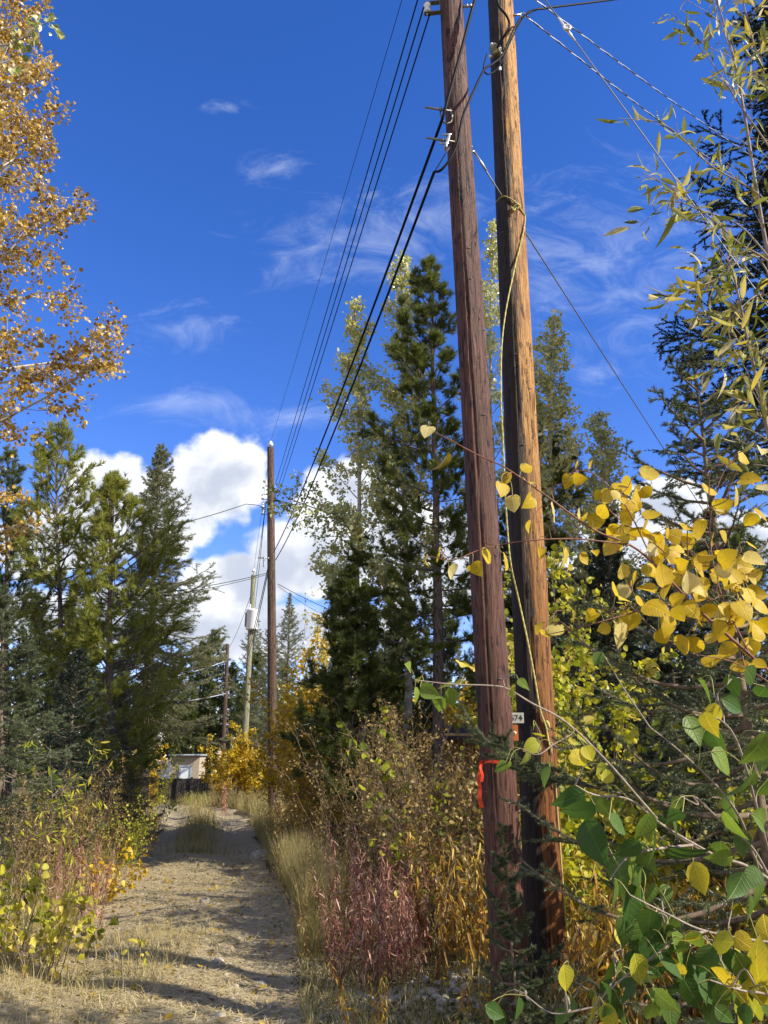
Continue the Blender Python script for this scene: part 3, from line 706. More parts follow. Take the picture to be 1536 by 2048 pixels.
m = MB(); m.cap_tube([p0 - dd * .16, p0 - dd * .05, p0, p0 + dd * .05, p0 + dd * .16], [.009, .013, .024, .013, .009], 10); an = np.linspace(0, 2 * np.pi, 14)
m.tubes(np.stack([p0[0] + .035 * np.cos(an), p0[1] - .02 + 0 * an, p0[2] + .035 * np.sin(an)], -1), .011, 8); part('turnbuckle', m, M['porcelain'], gB)
gx = gA + np.array([.05, 0, -.01]); wire('guy_wire', 'steel stay slanting from the brown pole behind the orange one down to the spruce', cat(gx, at(1749, 1556, 60), .0, 90), .0068, 'dullsteel', 'guy wires', 'guy wire')
m = MB(); m.cap_tube([gx + Z * .01, gx + np.array([.1, .03, -.16])], .011, 8); part('preformed_grip', m, M['steel'], C.collection.objects['guy_wire.001'])

# far spans
lab = ['upper', 'second', 'third', 'lowest']
dT = D1 + Z * .3
wire('overhead_wire', 'thin wire from red brown pole top down to the greenish pole top', cat(c1, dT, .1), .006)
for j, (p, q) in enumerate(((at(532, 1003, 22.6), at(507, 1190, 37.8)), (at(530, 1020, 22.6), at(510, 1215, 37.8)))):
    wire('overhead_wire', f'{["upper", "lower"][j]} of two wires passing between the red brown and the greenish pole', cat(p, q, .12), .010)
for j, (p, q) in enumerate(((at(539, 1120, 22.6), at(496, 1300, 37.8)), (at(538, 1135, 22.6), at(497, 1310, 37.8)))):
    wire('telephone_cable', f'{["upper", "lower"][j]} far cable running on from red brown pole to greenish pole', cat(p, q, .2), .014, group='telephone cables')
wire('service_drop', 'black wire dipping from the red brown pole across the white cloud to the pines', np.concatenate([smooth([at(533, 1025, 22.7), at(520, 1012, 22.6), at(492, 1008, 22.2)], 12)[:-1], cat(at(492, 1008, 22.2), at(-60, 1110, 15), .25)]), .010, 'black', 'wires crossing to the left', 'wire')
wire('service_drop', 'black wire from lower on the red brown pole passing through the spruce tops', cat(at(538, 1145, 22.7), at(-60, 1208, 13.2), .22), .009, 'black', 'wires crossing to the left', 'wire')
wire('service_drop', 'second wire just under it disappearing behind the pines', cat(at(538, 1148, 22.7), at(-60, 1222, 13.4), .22), .007, 'black', 'wires crossing to the left', 'wire')
wire('service_drop', 'black wire sloping from the red brown pole into the aspens behind', cat(at(556, 1168, 22.7), at(720, 1240, 30), .1), .010, 'black', 'wires crossing to the aspens', 'wire')
wire('service_drop', 'thinner wire sloping beside it into the aspens behind', cat(at(556, 1172, 22.7), at(720, 1255, 30), .2), .007, 'black', 'wires crossing to the aspens', 'wire')
wire('service_drop', 'upper bright wire running off the smallest pole to the dark pines', cat(at(452, 1322, 57.8), at(300, 1362, 52), .15), .028, 'bright', 'bright wires on the smallest pole', 'wire')
wire('service_drop', 'lower bright wire running off the smallest pole to the dark pines', cat(at(451, 1387, 57.8), at(300, 1408, 52), .15), .032, 'bright', 'bright wires on the smallest pole', 'wire')
for j in range(2): wire('overhead_wire', f'{["upper", "lower"][j]} wire between the greenish pole and the smallest pole', cat(at(500, 1195 + 100 * j, 38.1), at(455, 1300 + 40 * j, 58), .3), .012)

# rope on pole B, orange ribbon on pole A
def onB(px, py, off=.006):
    p = at(px, py, 5.9); c = on(B0, Bd, p[2]); r = .143 - .0019 * p[2] + off; x = np.clip(p[0] - c[0], -r, r); return np.array([c[0] + x, c[1] - math.sqrt(max(r * r - x * x, 0)), p[2]])
rp = [onB(990, 398), onB(1005, 402), onB(1025, 415), onB(1043, 432), onB(1049, 440, .012), onB(1043, 480, .012), onB(1028, 540, .012), at(1012, 620, 5.72), at(1003, 700, 5.68), at(1002, 800, 5.64), at(1006, 880, 5.66), at(1010, 980, 5.68), at(1015, 1060, 5.72),
      at(1022, 1130, 5.74), onB(1034, 1200, .02), onB(1050, 1280, .014), onB(1063, 1350, .012), onB(1075, 1420, .012), onB(1086, 1452, .014), onB(1092, 1480, .012), onB(1099, 1507, .012)]
P = smooth(rp, 220); m = MB(); ph = np.arange(len(P)) * 1.1
for q in (0, 2.1, 4.2): m.tubes((P + .0032 * np.stack([np.cos(ph + q), np.sin(ph + q), .0 * ph], -1))[None], .0042, 6, .5 + .15 * math.cos(q))
rope = link('rope', m.mesh('rope', M['rope'])); tag(rope, 'yellow rope knotted round the orange pole and hanging down its front', 'rope')
m = MB(); q = onB(1030, 428, .015); an = np.linspace(0, 4.6 * np.pi, 46)
m.tubes(np.stack([q[0] + .026 * np.cos(an) + .008 * np.sin(an * .4), q[1] - .012 + .010 * np.sin(an * .7), q[2] + .022 * np.sin(an) + .012 * np.cos(an * .43)], -1), .006, 7, .6)
m.cap_tube(smooth([q, q + np.array([-.03, -.02, -.05]), q + np.array([-.045, -.02, -.02])], 14), .006, 7); part('knot', m, M['rope'], rope)
m = MB(); q = onB(1090, 1452, .012); m.tubes(np.stack([q[0] + .012 * np.cos(an), q[1] - .006 + .004 * np.sin(an * .7), q[2] + .03 * np.sin(an * .9)], -1), .005, 7, .6)
m.cap_tube(smooth([onB(1088, 1455, .012), onB(1091, 1480, .018), onB(1097, 1500, .014)], 14), .0055, 7); part('knot', m, M['rope'], rope)
m = MB(); m.cap_tube(smooth([onB(1106, 1540, .006), onB(1113, 1640, .006), onB(1121, 1740, .006), onB(1130, 1850, .006)], 40), .006, 7, tint=.7); o = link('rope', m.mesh('rope', M['rope'])); tag(o, 'thin yellow rope end running down the edge of the orange pole to the weeds', 'rope')
zr = zpx(1524, 5.3); cR = on(A0, Ad, zr); an = np.linspace(-math.pi * 1.02, math.pi * 1.02, 50); rr = .1185
wr_ = .003 * np.sin(an * 13) + .002 * np.sin(an * 29); rr = rr + np.abs(wr_)
pts = np.stack([cR[0] + rr * np.cos(an), cR[1] + rr * np.sin(an), cR[2] - .012 * np.cos(an - 2.6) + .004 * np.sin(an * 5)], -1)
m = MB(); m.strip(pts, Z, .016 + .006 * np.sin(an * 3)); rb = link('flagging_ribbon', m.mesh('flagging_ribbon', M['ribbon'])); tag(rb, 'bright orange flagging ribbon tied round the brown pole with a hanging tail', 'ribbon')
t0 = cR + np.array([-.105, -.06, .0]); tl = smooth([t0, t0 + np.array([-.012, -.012, -.035]), t0 + np.array([-.034, -.024, -.10]), t0 + np.array([-.024, -.010, -.16]), t0 + np.array([-.030, -.020, -.22]), t0 + np.array([-.018, -.012, -.275])], 20)
m = MB(); m.strip(tl, nz(np.array([1, -.35, 0])), np.linspace(.016, .028, len(tl))); part('tail', m, M['ribbon'], rb)
m = MB(); kn = t0 + np.array([0, -.004, 0]); m.tubes(np.stack([kn[0] + .009 * np.cos(an * 2), kn[1] + .007 * np.sin(an * 3), kn[2] + .008 * np.sin(an * 2)], -1), .004, 6); t2 = smooth([t0, t0 + np.array([-.02, -.03, -.03]), t0 + np.array([-.008, -.035, -.08]), t0 + np.array([-.016, -.03, -.12])], 14); m.strip(t2, nz(np.array([1, .3, .1])), np.linspace(.012, .022, len(t2))); part('knot', m, M['ribbon'], rb)

# ---------------------------------------------------------------- shed, fences far off
def planks(m, x0, x1, z0, z1, y, n, th=.02, gap=.006):
    e = np.linspace(x0, x1, n + 1)
    for j in range(n): m.box(((e[j] + e[j + 1]) / 2, y + rng.uniform(-.003, .003), (z0 + z1) / 2 + rng.uniform(-.01, .01)), (e[j + 1] - e[j] - gap, th, z1 - z0))


s0 = gp(322, 56); x0, x1 = at(326, 1520, 56)[0], at(399, 1520, 56)[0]; xm = at(343, 1520, 56)[0]; zt, zb = at(360, 1512, 56)[2], s0[2] - .1
sh = thing('garden_shed', 'small tan shed with a white door seen beyond the end of the path', 'shed', (x0, 56, zb))
org = (x0, 56, zb); m = MB(); m.box(((xm + x1) / 2, 57, (zt + zb) / 2), (x1 - xm, 2, zt - zb)); part('wall', m, M['tan'], sh, org)
m = MB(); m.box(((x0 + xm) / 2, 56.7, (zt + zb) / 2 - .1), (xm - x0 - .02, 2.2, zt - zb - .25)); part('side_wall', m, M['bluegrey'], sh, org)
m = MB(); m.box(((xm + x1) / 2, 56.9, zt + .06), (x1 - xm + .3, 2.5, .12), bev=.03); part('roof', m, M['roofing'], sh, org)
d0, d1 = at(362, 1530, 55.9)[0], at(380, 1530, 55.9)[0]; zd = at(360, 1534, 55.9)[2]
m = MB(); m.box(((d0 + d1) / 2, 55.97, (zd + zb) / 2), (d1 - d0, .05, zd - zb), bev=.01); dr = part('door', m, M['white'], sh, org)
m = MB(); m.box(((d0 + d1) / 2, 55.93, zd + .06), (d1 - d0 + .3, .06, .1)); m.box((d0 - .07, 55.93, (zd + zb) / 2), (.1, .06, zd - zb)); m.box((d1 + .07, 55.93, (zd + zb) / 2), (.1, .06, zd - zb)); part('door_frame', m, M['bluegrey'], dr, org)
fx0, fx1 = at(300, 1560, 45)[0], at(440, 1560, 45)[0]; fz = at(360, 1557, 45)[2]; fb = float(hgt(fx0, 45)) - .1
fo = thing('board_fence', 'low dark board fence closing the far end of the path', 'fence', (fx0, 45, fb)); org = (fx0, 45, fb)
m = MB(); planks(m, fx0, fx1, fb, fz, 45, 30); part('board_panel', m, M['darkfence'], fo, org)
for q in np.linspace(fx0, fx1, 6):
    m = MB(); m.box((q, 44.93, (fb + fz) / 2 + .04), (.11, .1, fz - fb + .08), bev=.01); part('post', m, M['darkfence'], fo, org)
# orange cedar hut hidden behind the bushes
cx0, cx1, cy = at(812, 1550, 14.2)[0], at(1075, 1550, 14.2)[0], 14.2; cz1 = at(890, 1468, 14.2)[2]; cb = float(hgt(cx0, cy)) - .1
hu = thing('cedar_hut', 'orange cedar plank hut half hidden behind the bushes left of the brown pole', 'hut', (cx0, cy, cb)); org = (cx0, cy, cb)
m = MB(); planks(m, cx0, cx1, cb, cz1, cy, 17, .03, .012); part('front_wall', m, M['planks'], hu, org)
m = MB(); m.box((cx0 + .02, cy + 1.1, (cb + cz1) / 2), (.04, 2.1, cz1 - cb)); m.box((cx1 - .02, cy + 1.1, (cb + cz1) / 2), (.04, 2.1, cz1 - cb)); m.box(((cx0 + cx1) / 2, cy + 2.2, (cb + cz1) / 2), (cx1 - cx0, .04, cz1 - cb)); part('side_wall', m, M['planks'], hu, org)
m = MB(); m.box(((cx0 + cx1) / 2, cy - .04, cz1 - .06), (cx1 - cx0 + .1, .04, .14), bev=.006); m.box(((cx0 + cx1) / 2, cy - .04, cz1 - .75), (cx1 - cx0, .03, .09), bev=.004); part('trim_board', m, M['cedar_trim'], hu, org)
m = MB(); m.box(((cx0 + cx1) / 2, cy + 1.0, cz1 + .06), (cx1 - cx0 + .3, 2.5, .07), [[1, 0, 0], nz(np.array([0, 1, .12])), nz(np.array([0, -.12, 1]))], bev=.01); part('roof', m, M['brownroof'], hu, org)
# ---------------------------------------------------------------- trees
def up_px(py, Y): return at(768, py, Y)[2]


def trunk_line(H, lean=(0, 0), wob=.012, k=14):
    t = np.linspace(0, 1, k)[:, None]; w_ = np.cumsum(rng.normal(size=(k, 2)) * wob * H / k * 3, 0); w_ -= w_[0]
    return np.concatenate([t * np.array(lean) + w_ * .5, t * H], 1)[None]


def conifer_branches(TP, H, z0, rmax, nb, prof, el_lo, el_hi, up, k=8, asym=None, var=(.6, 1.15)):
    t = z0 + (1 - z0) * (np.arange(nb) + rng.random(nb)) / nb; pos, _ = along(np.repeat(TP, nb, 0), t)
    q = (t - z0) / (1 - z0); az = np.arange(nb) * 2.39996 + rng.normal(0, .35, nb)
    L = rmax * prof(q) * rng.uniform(*var, nb)
    if asym is not None: L = L * (1 + asym[1] * np.cos(az - asym[0]))
    el = np.radians(el_lo + (el_hi - el_lo) * q ** 1.3 + rng.normal(0, 7, nb))
    d = np.stack([np.cos(az) * np.cos(el), np.sin(az) * np.cos(el), np.sin(el)], -1)
    return grow(pos, d, L, k, up, .05), L, q


def spruce(H, rmax, z0=.08, nb=150, nn=30000, nlen=.07, nwid=.011, lean=(0, 0), droop=.28, r0=None, sec=9, slr=.38, asym=None, tint0=.5):
    TP = trunk_line(H, lean); r0 = r0 or .013 * H + .02
    P, L, q = conifer_branches(TP, H, z0, rmax, nb, lambda q: (1 - q) ** .85 * .97 + .035, -14, 38, np.linspace(droop, .5, nb), asym=asym)
    P[:, :, 2] -= (L[:, None] * .20 * np.sin(np.linspace(0, 1, P.shape[1]) * 2.6)[None] * (1 - q)[:, None])
    S, SL = spawn(P, L, sec, .12, .97, 52, 8, slr, 4, -.12, .07, .75, .5)
    S3, SL3 = spawn(S, SL, 3, .25, .95, 46, 8, .5, 3, -.05, .08, .6, .4)
    tr = MB(); tr.tubes(TP, r0 * (1 - .94 * np.linspace(0, 1, TP.shape[1]))[None], 10)
    tr.tubes(P, (np.linspace(1, .15, P.shape[1])[None] * (.005 + .011 * L[:, None])), 5)
    if H < 6: tr.tubes(S, .0018, 3)
    top = TP[:, -5:]; cr = MB(); allP = [(P, L, .30), (S, SL, .1), (S3, SL3, 0.)]
    w_ = [L.sum() * 1.2, SL.sum() * 1.5, SL3.sum() * 1.3]; tot = sum(w_)
    for (p, l, t0), x in zip(allP, w_): needles(cr, p, l, int(nn * x / tot), nlen, nwid, 48, t0, tint0)
    needles(cr, top, np.array([1.]), int(nn * .012) + 40, nlen, nwid, 42, 0, tint0)
    return tr, cr


def pine(H, rmax, z0=.15, nb=70, nn=36000, nlen=.11, nwid=.010, lean=(0, 0), r0=None, dead=0, fill=1., prof=None, asym=None, tint0=.5):
    TP = trunk_line(H, lean, .02); r0 = r0 or .011 * H + .02
    prof = prof or (lambda q: (1 - q) ** .7 * (.55 + .45 * np.minimum(1, q * 5)) + .10)
    P, L, q = conifer_branches(TP, H, z0, rmax, nb, prof, -4, 58, .45, asym=asym)
    S, SL = spawn(P, L, 8, .28, .98, 46, 12, .48, 4, .35, .1, .2, .45); S3, SL3 = spawn(S, SL, 4, .2, .98, 42, 12, .55, 3, .35, .1, 0, .35)
    tr = MB(); tr.tubes(TP, r0 * (1 - .92 * np.linspace(0, 1, TP.shape[1]))[None], 10)
    tr.tubes(P, (np.linspace(1, .2, P.shape[1])[None] * (.006 + .013 * L[:, None])), 5); tr.tubes(S, .005, 3)
    if dead:
        t = rng.uniform(.04, z0 + .25, dead); pos, _ = along(np.repeat(TP, dead, 0), t); az = rng.uniform(0, 6.28, dead)
        dP = grow(pos, np.stack([np.cos(az), np.sin(az), rng.uniform(-.4, .2, dead)], -1), rng.uniform(.3, 1., dead) * rmax * .8, 5, -.2, .14)
        d2, _ = spawn(dP, np.full(dead, rmax * .7), 4, .3, 1, 50, 12, .35, 3, -.1, .2); tr.tubes(dP, .006, 4); tr.tubes(d2, .0032, 3)
    cr = MB(); keep = rng.random(len(S)) < fill; keep3 = rng.random(len(S3)) < fill
    S, SL, S3, SL3 = S[keep], SL[keep], S3[keep3], SL3[keep3]
    needles(cr, S, SL, int(nn * .40), nlen, nwid, 40, .45, tint0); needles(cr, S3, SL3, int(nn * .45), nlen, nwid, 40, .35, tint0 + .05)
    needles(cr, P, L, int(nn * .15), nlen, nwid, 40, .72, tint0); needles(cr, TP[:, -3:], np.array([1.]), int(nn * .008) + 30, nlen, nwid, 34, .3, tint0 + .1)
    return tr, cr


def aspen(H, rmax, z0, nb, nleaf, size, lean=(0, 0), el=(35, 62), tpls=ROUND, r0=None, sec=7, jit=.05, prof=None, sd=.22, up=.3, clump=.14, hang=.25, tint0=.5, tsd=.2, asym=None):
    TP = trunk_line(H, lean, .03, 18); r0 = r0 or .008 * H + .02
    prof = prof or (lambda q: np.sin(np.clip(.18 + .82 * q, 0, 1) * np.pi) ** .8 * .85 + .15 * (1 - q))
    P, L, q = conifer_branches(TP, H, z0, rmax, nb, prof, el[0], el[1], up, asym=asym, var=(.7, 1.03))
    S, SL = spawn(P, L, sec, .18, .98, 45, 12, .42, 5, .2, .12, 0, .5); S3, SL3 = spawn(S, SL, 3, .2, .98, 45, 14, .5, 4, .1, .14, 0, .4)
    tr = MB(); tr.tubes(TP, r0 * (1 - .9 * np.linspace(0, 1, TP.shape[1]))[None], 10)
    tr.tubes(P, (np.linspace(1, .2, P.shape[1])[None] * (.004 + .007 * L[:, None])), 6); tr.tubes(S, np.linspace(1, .4, 5)[None] * .0052, 4); tr.tubes(S3, .0026, 3)
    cr = MB()
    leaves(cr, S3, SL3, int(nleaf * .62), size, tpls, .1, hang, .4, jit, sd, tint0, tsd, clump); leaves(cr, S, SL, int(nleaf * .3), size, tpls, .35, hang, .4, jit, sd, tint0, tsd, clump)
    leaves(cr, P, L, nleaf - int(nleaf * .92), size, tpls, .75, hang, .4, jit, sd, tint0, tsd, clump); leaves(cr, TP[:, -5:], np.array([1.]), int(nleaf * .012) + 5, size, tpls, .1, hang, .3, jit, sd, tint0)
    return tr, cr


def shrub(H, spread, nst, nleaf, size, tpls=ROUND, sec=8, lean=.32, base=.12, hang=.3, jit=.02, sd=.25, clump=.14, tint0=.5, tsd=.2, t0=.25, rs=.007, wob=.10, ter=3, bias=(0, 0)):
    a = rng.uniform(0, 6.28, nst); b = base * np.sqrt(rng.random(nst)); pos = np.stack([b * np.cos(a), b * np.sin(a), np.full(nst, -.05)], -1)
    s = spread / max(H, .1) * np.sqrt(rng.random(nst)); d = np.stack([s * np.cos(a) + bias[0], s * np.sin(a) + bias[1], np.ones(nst)], -1); L = H * rng.uniform(.6, 1.05, nst) / nz(d)[:, 2]
    P = grow(pos, d, L, 9, .15, wob); S, SL = spawn(P, L, sec, t0, .98, 42, 12, .34, 5, .15, .13, 0, .55); S3, SL3 = spawn(S, SL, ter, .2, .95, 42, 14, .5, 3, .1, .14, 0, .4)
    st = MB(); st.tubes(P, np.linspace(1, .25, 9)[None] * (rs * rng.uniform(.7, 1.3, nst)[:, None]), 6); st.tubes(S, np.linspace(1, .4, 5)[None] * rs * .45, 4); st.tubes(S3, rs * .22, 3)
    lv = MB(); leaves(lv, S3, SL3, int(nleaf * .55), size, tpls, .1, hang, .45, jit, sd, tint0, tsd, clump); leaves(lv, S, SL, int(nleaf * .35), size, tpls, .3, hang, .45, jit, sd, tint0, tsd, clump)
    leaves(lv, P, L, int(nleaf * .1) + 1, size, tpls, .6, hang, .45, jit, sd, tint0, tsd, clump)
    return st, lv


def tree(name, label, loc, parts_, mats, cat='tree', group=None, rz=0., scale=1., names=('trunk', 'crown')):
    o = thing(name, label, cat, loc, rz, group, scale)
    for nm, m, mt_ in zip(names, parts_, mats): part(nm, m, M[mt_], o)
    return o


# --- left: pines and spruces beyond the weeds
def px_tree(px, top_py, Y, toppx=None):
    g_ = gp(px, Y); H = up_px(top_py, Y) - g_[2]; lx = 0 if toppx is None else at(toppx, top_py, Y)[0] - g_[0]
    return g_, H, lx


g_, H, lx = px_tree(120, 900, 17, 112)
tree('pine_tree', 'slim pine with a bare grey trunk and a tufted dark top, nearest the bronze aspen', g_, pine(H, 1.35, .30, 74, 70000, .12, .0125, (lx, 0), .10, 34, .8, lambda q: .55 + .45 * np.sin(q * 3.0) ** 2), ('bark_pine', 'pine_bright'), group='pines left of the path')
g_, H, lx = px_tree(10, 905, 18.5, 15)
tree('pine_tree', 'pine at the very edge of the picture, behind bronze aspen leaves', g_, pine(H, 1.6, .25, 60, 60000, .12, .0125, (lx, 0), .11, 10, .85), ('bark_pine', 'pine'), group='pines left of the path')
g_, H, lx = px_tree(283, 888, 20, 322)
tree('spruce_tree', 'tall grey green spruce leaning slightly with a thin spiky top, left of the path', g_, spruce(H, 2.2, .26, 230, 230000, .07, .012, (lx, .1), .25, .15, 10, .42, asym=(.2, .15)), ('bark_spruce', 'spruce'), group='spruces left of the path')
g_, H, lx = px_tree(212, 955, 16, 226)
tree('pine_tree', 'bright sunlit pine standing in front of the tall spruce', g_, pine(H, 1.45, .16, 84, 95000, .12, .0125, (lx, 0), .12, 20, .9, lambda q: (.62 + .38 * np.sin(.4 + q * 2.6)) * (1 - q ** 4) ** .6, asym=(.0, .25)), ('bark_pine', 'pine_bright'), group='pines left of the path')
g_, H, lx = px_tree(212, 1390, 17.5, 215)
tree('spruce_tree', 'lower spruce with drooping pale branches beside the path under the tall spruce', g_, spruce(H * 1.15, 1.4, .05, 150, 100000, .06, .010, (0, 0), .05, .10, 9, tint0=.62), ('bark_spruce', 'spruce'), group='spruces left of the path')
g_, H, lx = px_tree(-5, 1175, 11.5, 8)
tree('spruce_tree', 'short dark blue spruce at the edge of the picture above the yellow bush', g_, spruce(H, 1.5, .03, 150, 170000, .045, .0075, (lx, 0), .18, .08, 10), ('bark_spruce', 'spruce_blue'), group='spruces left of the path')
g_, H, lx = px_tree(110, 1300, 14, 110)
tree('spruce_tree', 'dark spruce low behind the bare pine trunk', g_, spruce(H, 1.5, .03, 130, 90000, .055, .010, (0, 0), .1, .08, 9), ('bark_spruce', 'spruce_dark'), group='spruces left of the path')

# --- bronze aspen and the green twig over it
tree('aspen_tree', 'aspen with bronze and golden leaves and white limbs entering from the side', G(-5.85, 8.2), aspen(10.9, 3.3, .33, 56, 29000, .044, (.5, 0), (14, 60), r0=.10, sec=9, prof=lambda q: (.98 - .62 * q) * (.55 + .45 * np.minimum(1, q * 6)), clump=.20, hang=.35, jit=.04), ('bark_aspen', 'aspen_bronze'))
TPx = np.array([[-3.75, 3.5, -.1], [-3.7, 3.55, 2], [-3.6, 3.6, 4.2], [-3.5, 3.7, 6.2]]); b1 = smooth([[-3.62, 3.6, 3.9], at(-120, 130, 4.3), at(20, 88, 4.3), at(70, 55, 4.3), at(118, 36, 4.3)], 24); b2 = smooth([[-3.62, 3.6, 4.0], at(-120, 95, 4.4), at(0, 62, 4.4), at(30, 50, 4.4)], 20)
b3 = smooth([[-3.64, 3.6, 3.6], at(-100, 170, 4.2), at(0, 128, 4.2), at(22, 118, 4.2)], 20)
tr = MB(); tr.tubes(TPx[None], np.array([[.06, .05, .035, .015]]), 8); cr = MB()
for b_, n_, t_ in ((b1, 46, .58), (b2, 14, .6), (b3, 12, .7)):
    tr.tubes(b_[None], np.linspace(.012, .002, len(b_))[None], 6); S, SL = spawn(b_[None], np.array([1.]), 7, t_, .97, 60, 12, .16, 3, -.3); tr.tubes(S, .0016, 4); leaves(cr, S, SL, n_, .042, ROUND, .4, .4, .5, .025, .25, .35, .2)
mids = grow(TPx[2:3].repeat(14, 0) + rng.normal(size=(14, 3)) * [.05, .05, .8], np.stack([rng.uniform(-1, .1, 14), rng.normal(size=14), rng.uniform(.2, .8, 14)], -1), rng.uniform(.8, 1.5, 14), 6, .2); tr.tubes(mids, .006, 5); leaves(cr, mids, np.ones(14), 700, .045, ROUND, .2, .3, .5, .08, .25, .4)
tree('aspen_tree', 'aspen whose single twig of pale green leaves hangs into the top corner', (0, 0, 0), (tr, cr), ('bark_aspen', 'aspen_green'))

# --- middle: big pine, aspens behind it, young pines
g_, H, lx = px_tree(890, 518, 13.2, 842)
tree('pine_tree', 'tall dark pine with a thick bare trunk just left of the brown pole', g_, pine(H, 1.30, .26, 80, 130000, .13, .011, (lx, 0), .125, 14, .85, lambda q: (1 - .30 * q) * (1 - q ** 4) ** .7 * (.62 + .38 * np.sin(q * 23) ** 2) + .06, asym=(2.6, .2)), ('bark_pine', 'pine'), group='pines right of the path')
g_, H, lx = px_tree(707, 1150, 13, 700)
tree('pine_tree', 'small dark pine with a pale lower trunk left of the tall pine', g_, pine(H, 1.1, .16, 80, 90000, .12, .0115, (lx, 0), .07, 10, .9, tint0=.32), ('bark_pine', 'pine'), group='pines right of the path')
g_, H, lx = px_tree(800, 1240, 15.5, 800)
tree('pine_tree', 'young pine filling the gap under the tall pine', g_, pine(H, 1.15, .1, 60, 50000, .13, .012, (0, 0), .07, 10, .9, tint0=.42), ('bark_pine', 'pine'), group='pines right of the path')
g_, H, lx = px_tree(1075, 765, 13.8, 1050)
tree('pine_tree', 'dark pine showing between and right of the two close poles', g_, pine(H, 1.35, .3, 70, 80000, .13, .011, (lx, 0), .11, 10, .9, tint0=.40, asym=(0., .3)), ('bark_pine', 'pine'), group='pines right of the path')
for lb, px, tp, Y, tpx, r_, nl, z0, r0 in (('pale green aspen spire left of the tall pine with a low branch towards the wires', 738, 618, 14, 716, 1.5, 8500, .26, .085), ('pale green aspen right behind the tall pine top', 815, 535, 14.0, 785, 1.5, 8000, .30, .09),
                                           ('tallest aspen, its spire showing between the two close poles', 960, 448, 15.5, 986, 1.3, 8000, .30, .10), ('pale green aspen with two spires right of the orange pole', 1120, 655, 13.2, 1118, 1.6, 8500, .28, .09),
                                           ('lower aspen sloping to the cloud right of the orange pole', 1215, 835, 14, 1205, 1.6, 7500, .25, .08)):
    g_, H, lx = px_tree(px, tp, Y, tpx)
    tree('aspen_tree', lb, g_, aspen(H, r_, z0, 38, nl, .072, (lx, 0), (35, 66), SMALL, r0, jit=.05, prof=lambda q: (1 - q) ** .6 * .9 + .14, sd=.25, clump=.18, tint0=.66, sec=9), ('bark_aspen', 'aspen_green'), group='pale green aspens behind the poles')
# the low branch of the first of them, hanging towards the far pole
bo = gp(738, 14); bp_ = smooth([np.array([bo[0] - .1, 14, 4.9]), at(690, 1045, 13.9), at(625, 1015, 13.8), at(572, 995, 13.8)], 24) - bo; bm_ = MB(); bm_.tubes(bp_[None], np.linspace(.022, .006, len(bp_))[None], 6)
S, SL = spawn(bp_[None], np.array([2.6]), 16, .2, .99, 55, 14, .34, 5, -.25, .12, 0, .3); S3, SL3 = spawn(S, SL, 3, .3, 1, 45, 12, .5, 3, -.1); bm_.tubes(S, .006, 4); lm = MB(); leaves(lm, S3, SL3, 520, .062, SMALL, .1, .3, .4, .05, .25, .3); leaves(lm, S, SL, 380, .062, SMALL, .3, .3, .4, .05, .25, .3)
bo2 = MB(); a_root = C.collection.objects['aspen_tree.002']; lb_ = part('low_branch', bm_, M['twig'], a_root); part('branch_leaves', lm, M['aspen_green'], lb_)

# --- far trees across the end of the path
f1 = tree('spruce_tree', 'far grey spruce rising just left of the red brown pole', gp(492, 64), spruce(14.3, 3.5, .05, 190, 80000, .12, .028), ('bark_spruce', 'spruce'), group='far trees beyond the path')
for lb, px, tp, Y in (('far spruce just right of the red brown pole', 566, 1188, 44), ('far spruce between the greenish and red brown poles', 530, 1225, 52), ('far spruce rising behind the yellow saplings', 640, 1270, 40)):
    g_, H, lx = px_tree(px, tp, Y); dup(f1, g_, rng.uniform(0, 6), H / 14.3, lb)
p1 = tree('pine_tree', 'far dark pine left of the smallest pole, tallest of its clump', gp(412, 66), pine(12.5, 3.0, .24, 80, 60000, .22, .028, tint0=.45), ('bark_pine', 'pine'), group='far trees beyond the path')
for lb, px, tp, Y in (('far pine behind the fence end', 385, 1290, 66), ('far pine beside the spruce left of the path', 335, 1310, 62), ('far pine behind the smallest pole', 455, 1330, 66), ('far pine above the shed roof', 300, 1330, 62), ('far pine behind the greenish pole', 505, 1310, 60), ('far pine filling the gap behind the yellow bush', 560, 1330, 62),
                      ('far pine behind the tall spruce', 230, 1250, 40), ('far pine behind the bare pine trunk', 130, 1230, 36), ('far pine behind the edge spruce', 20, 1200, 34), ('far pine deep behind the aspens', 690, 1290, 46), ('far pine deep behind the tall pine', 780, 1270, 42),
                      ('far pine deep behind the poles', 900, 1230, 38), ('far pine deep behind the orange pole', 1010, 1200, 36), ('far pine right of the orange pole', 1150, 1150, 34), ('far pine deep in the right-hand thicket', 1300, 1130, 30), ('far pine at the right-hand edge', 1450, 1080, 30), ('second far pine at the right-hand edge', 1560, 1060, 26)):
    g_, H, lx = px_tree(px, tp, Y); dup(p1, g_, rng.uniform(0, 6), max(H, 4) / 12.5, lb)
wood = MB()
# distant mass of forest closing the horizon
for q in range(170):
    a = rng.uniform(-1.35, 1.35); R_ = rng.uniform(75, 150); x, y = R_ * math.sin(a) - 8, R_ * math.cos(a)
    if y < 60: y += 40
    h = rng.uniform(8, 13); n = 260; t = rng.random(n) ** .8; r_ = 2.4 * (1 - t) + .2; az = rng.uniform(0, 6.28, n)
    ps = np.stack([x + r_ * np.cos(az) * rng.random(n), y + r_ * np.sin(az) * rng.random(n), hgt(x, y) + t * h], -1)
    put(wood, SMALL, ps, np.stack([np.cos(az), np.sin(az), -.2 + 0 * az], -1), rng.normal(size=(n, 3)) + Z, rng.uniform(.7, 1.6, n), np.clip(rng.normal(.45, .2, n), 0, 1))
stuff('forest', wood, M['pine'])

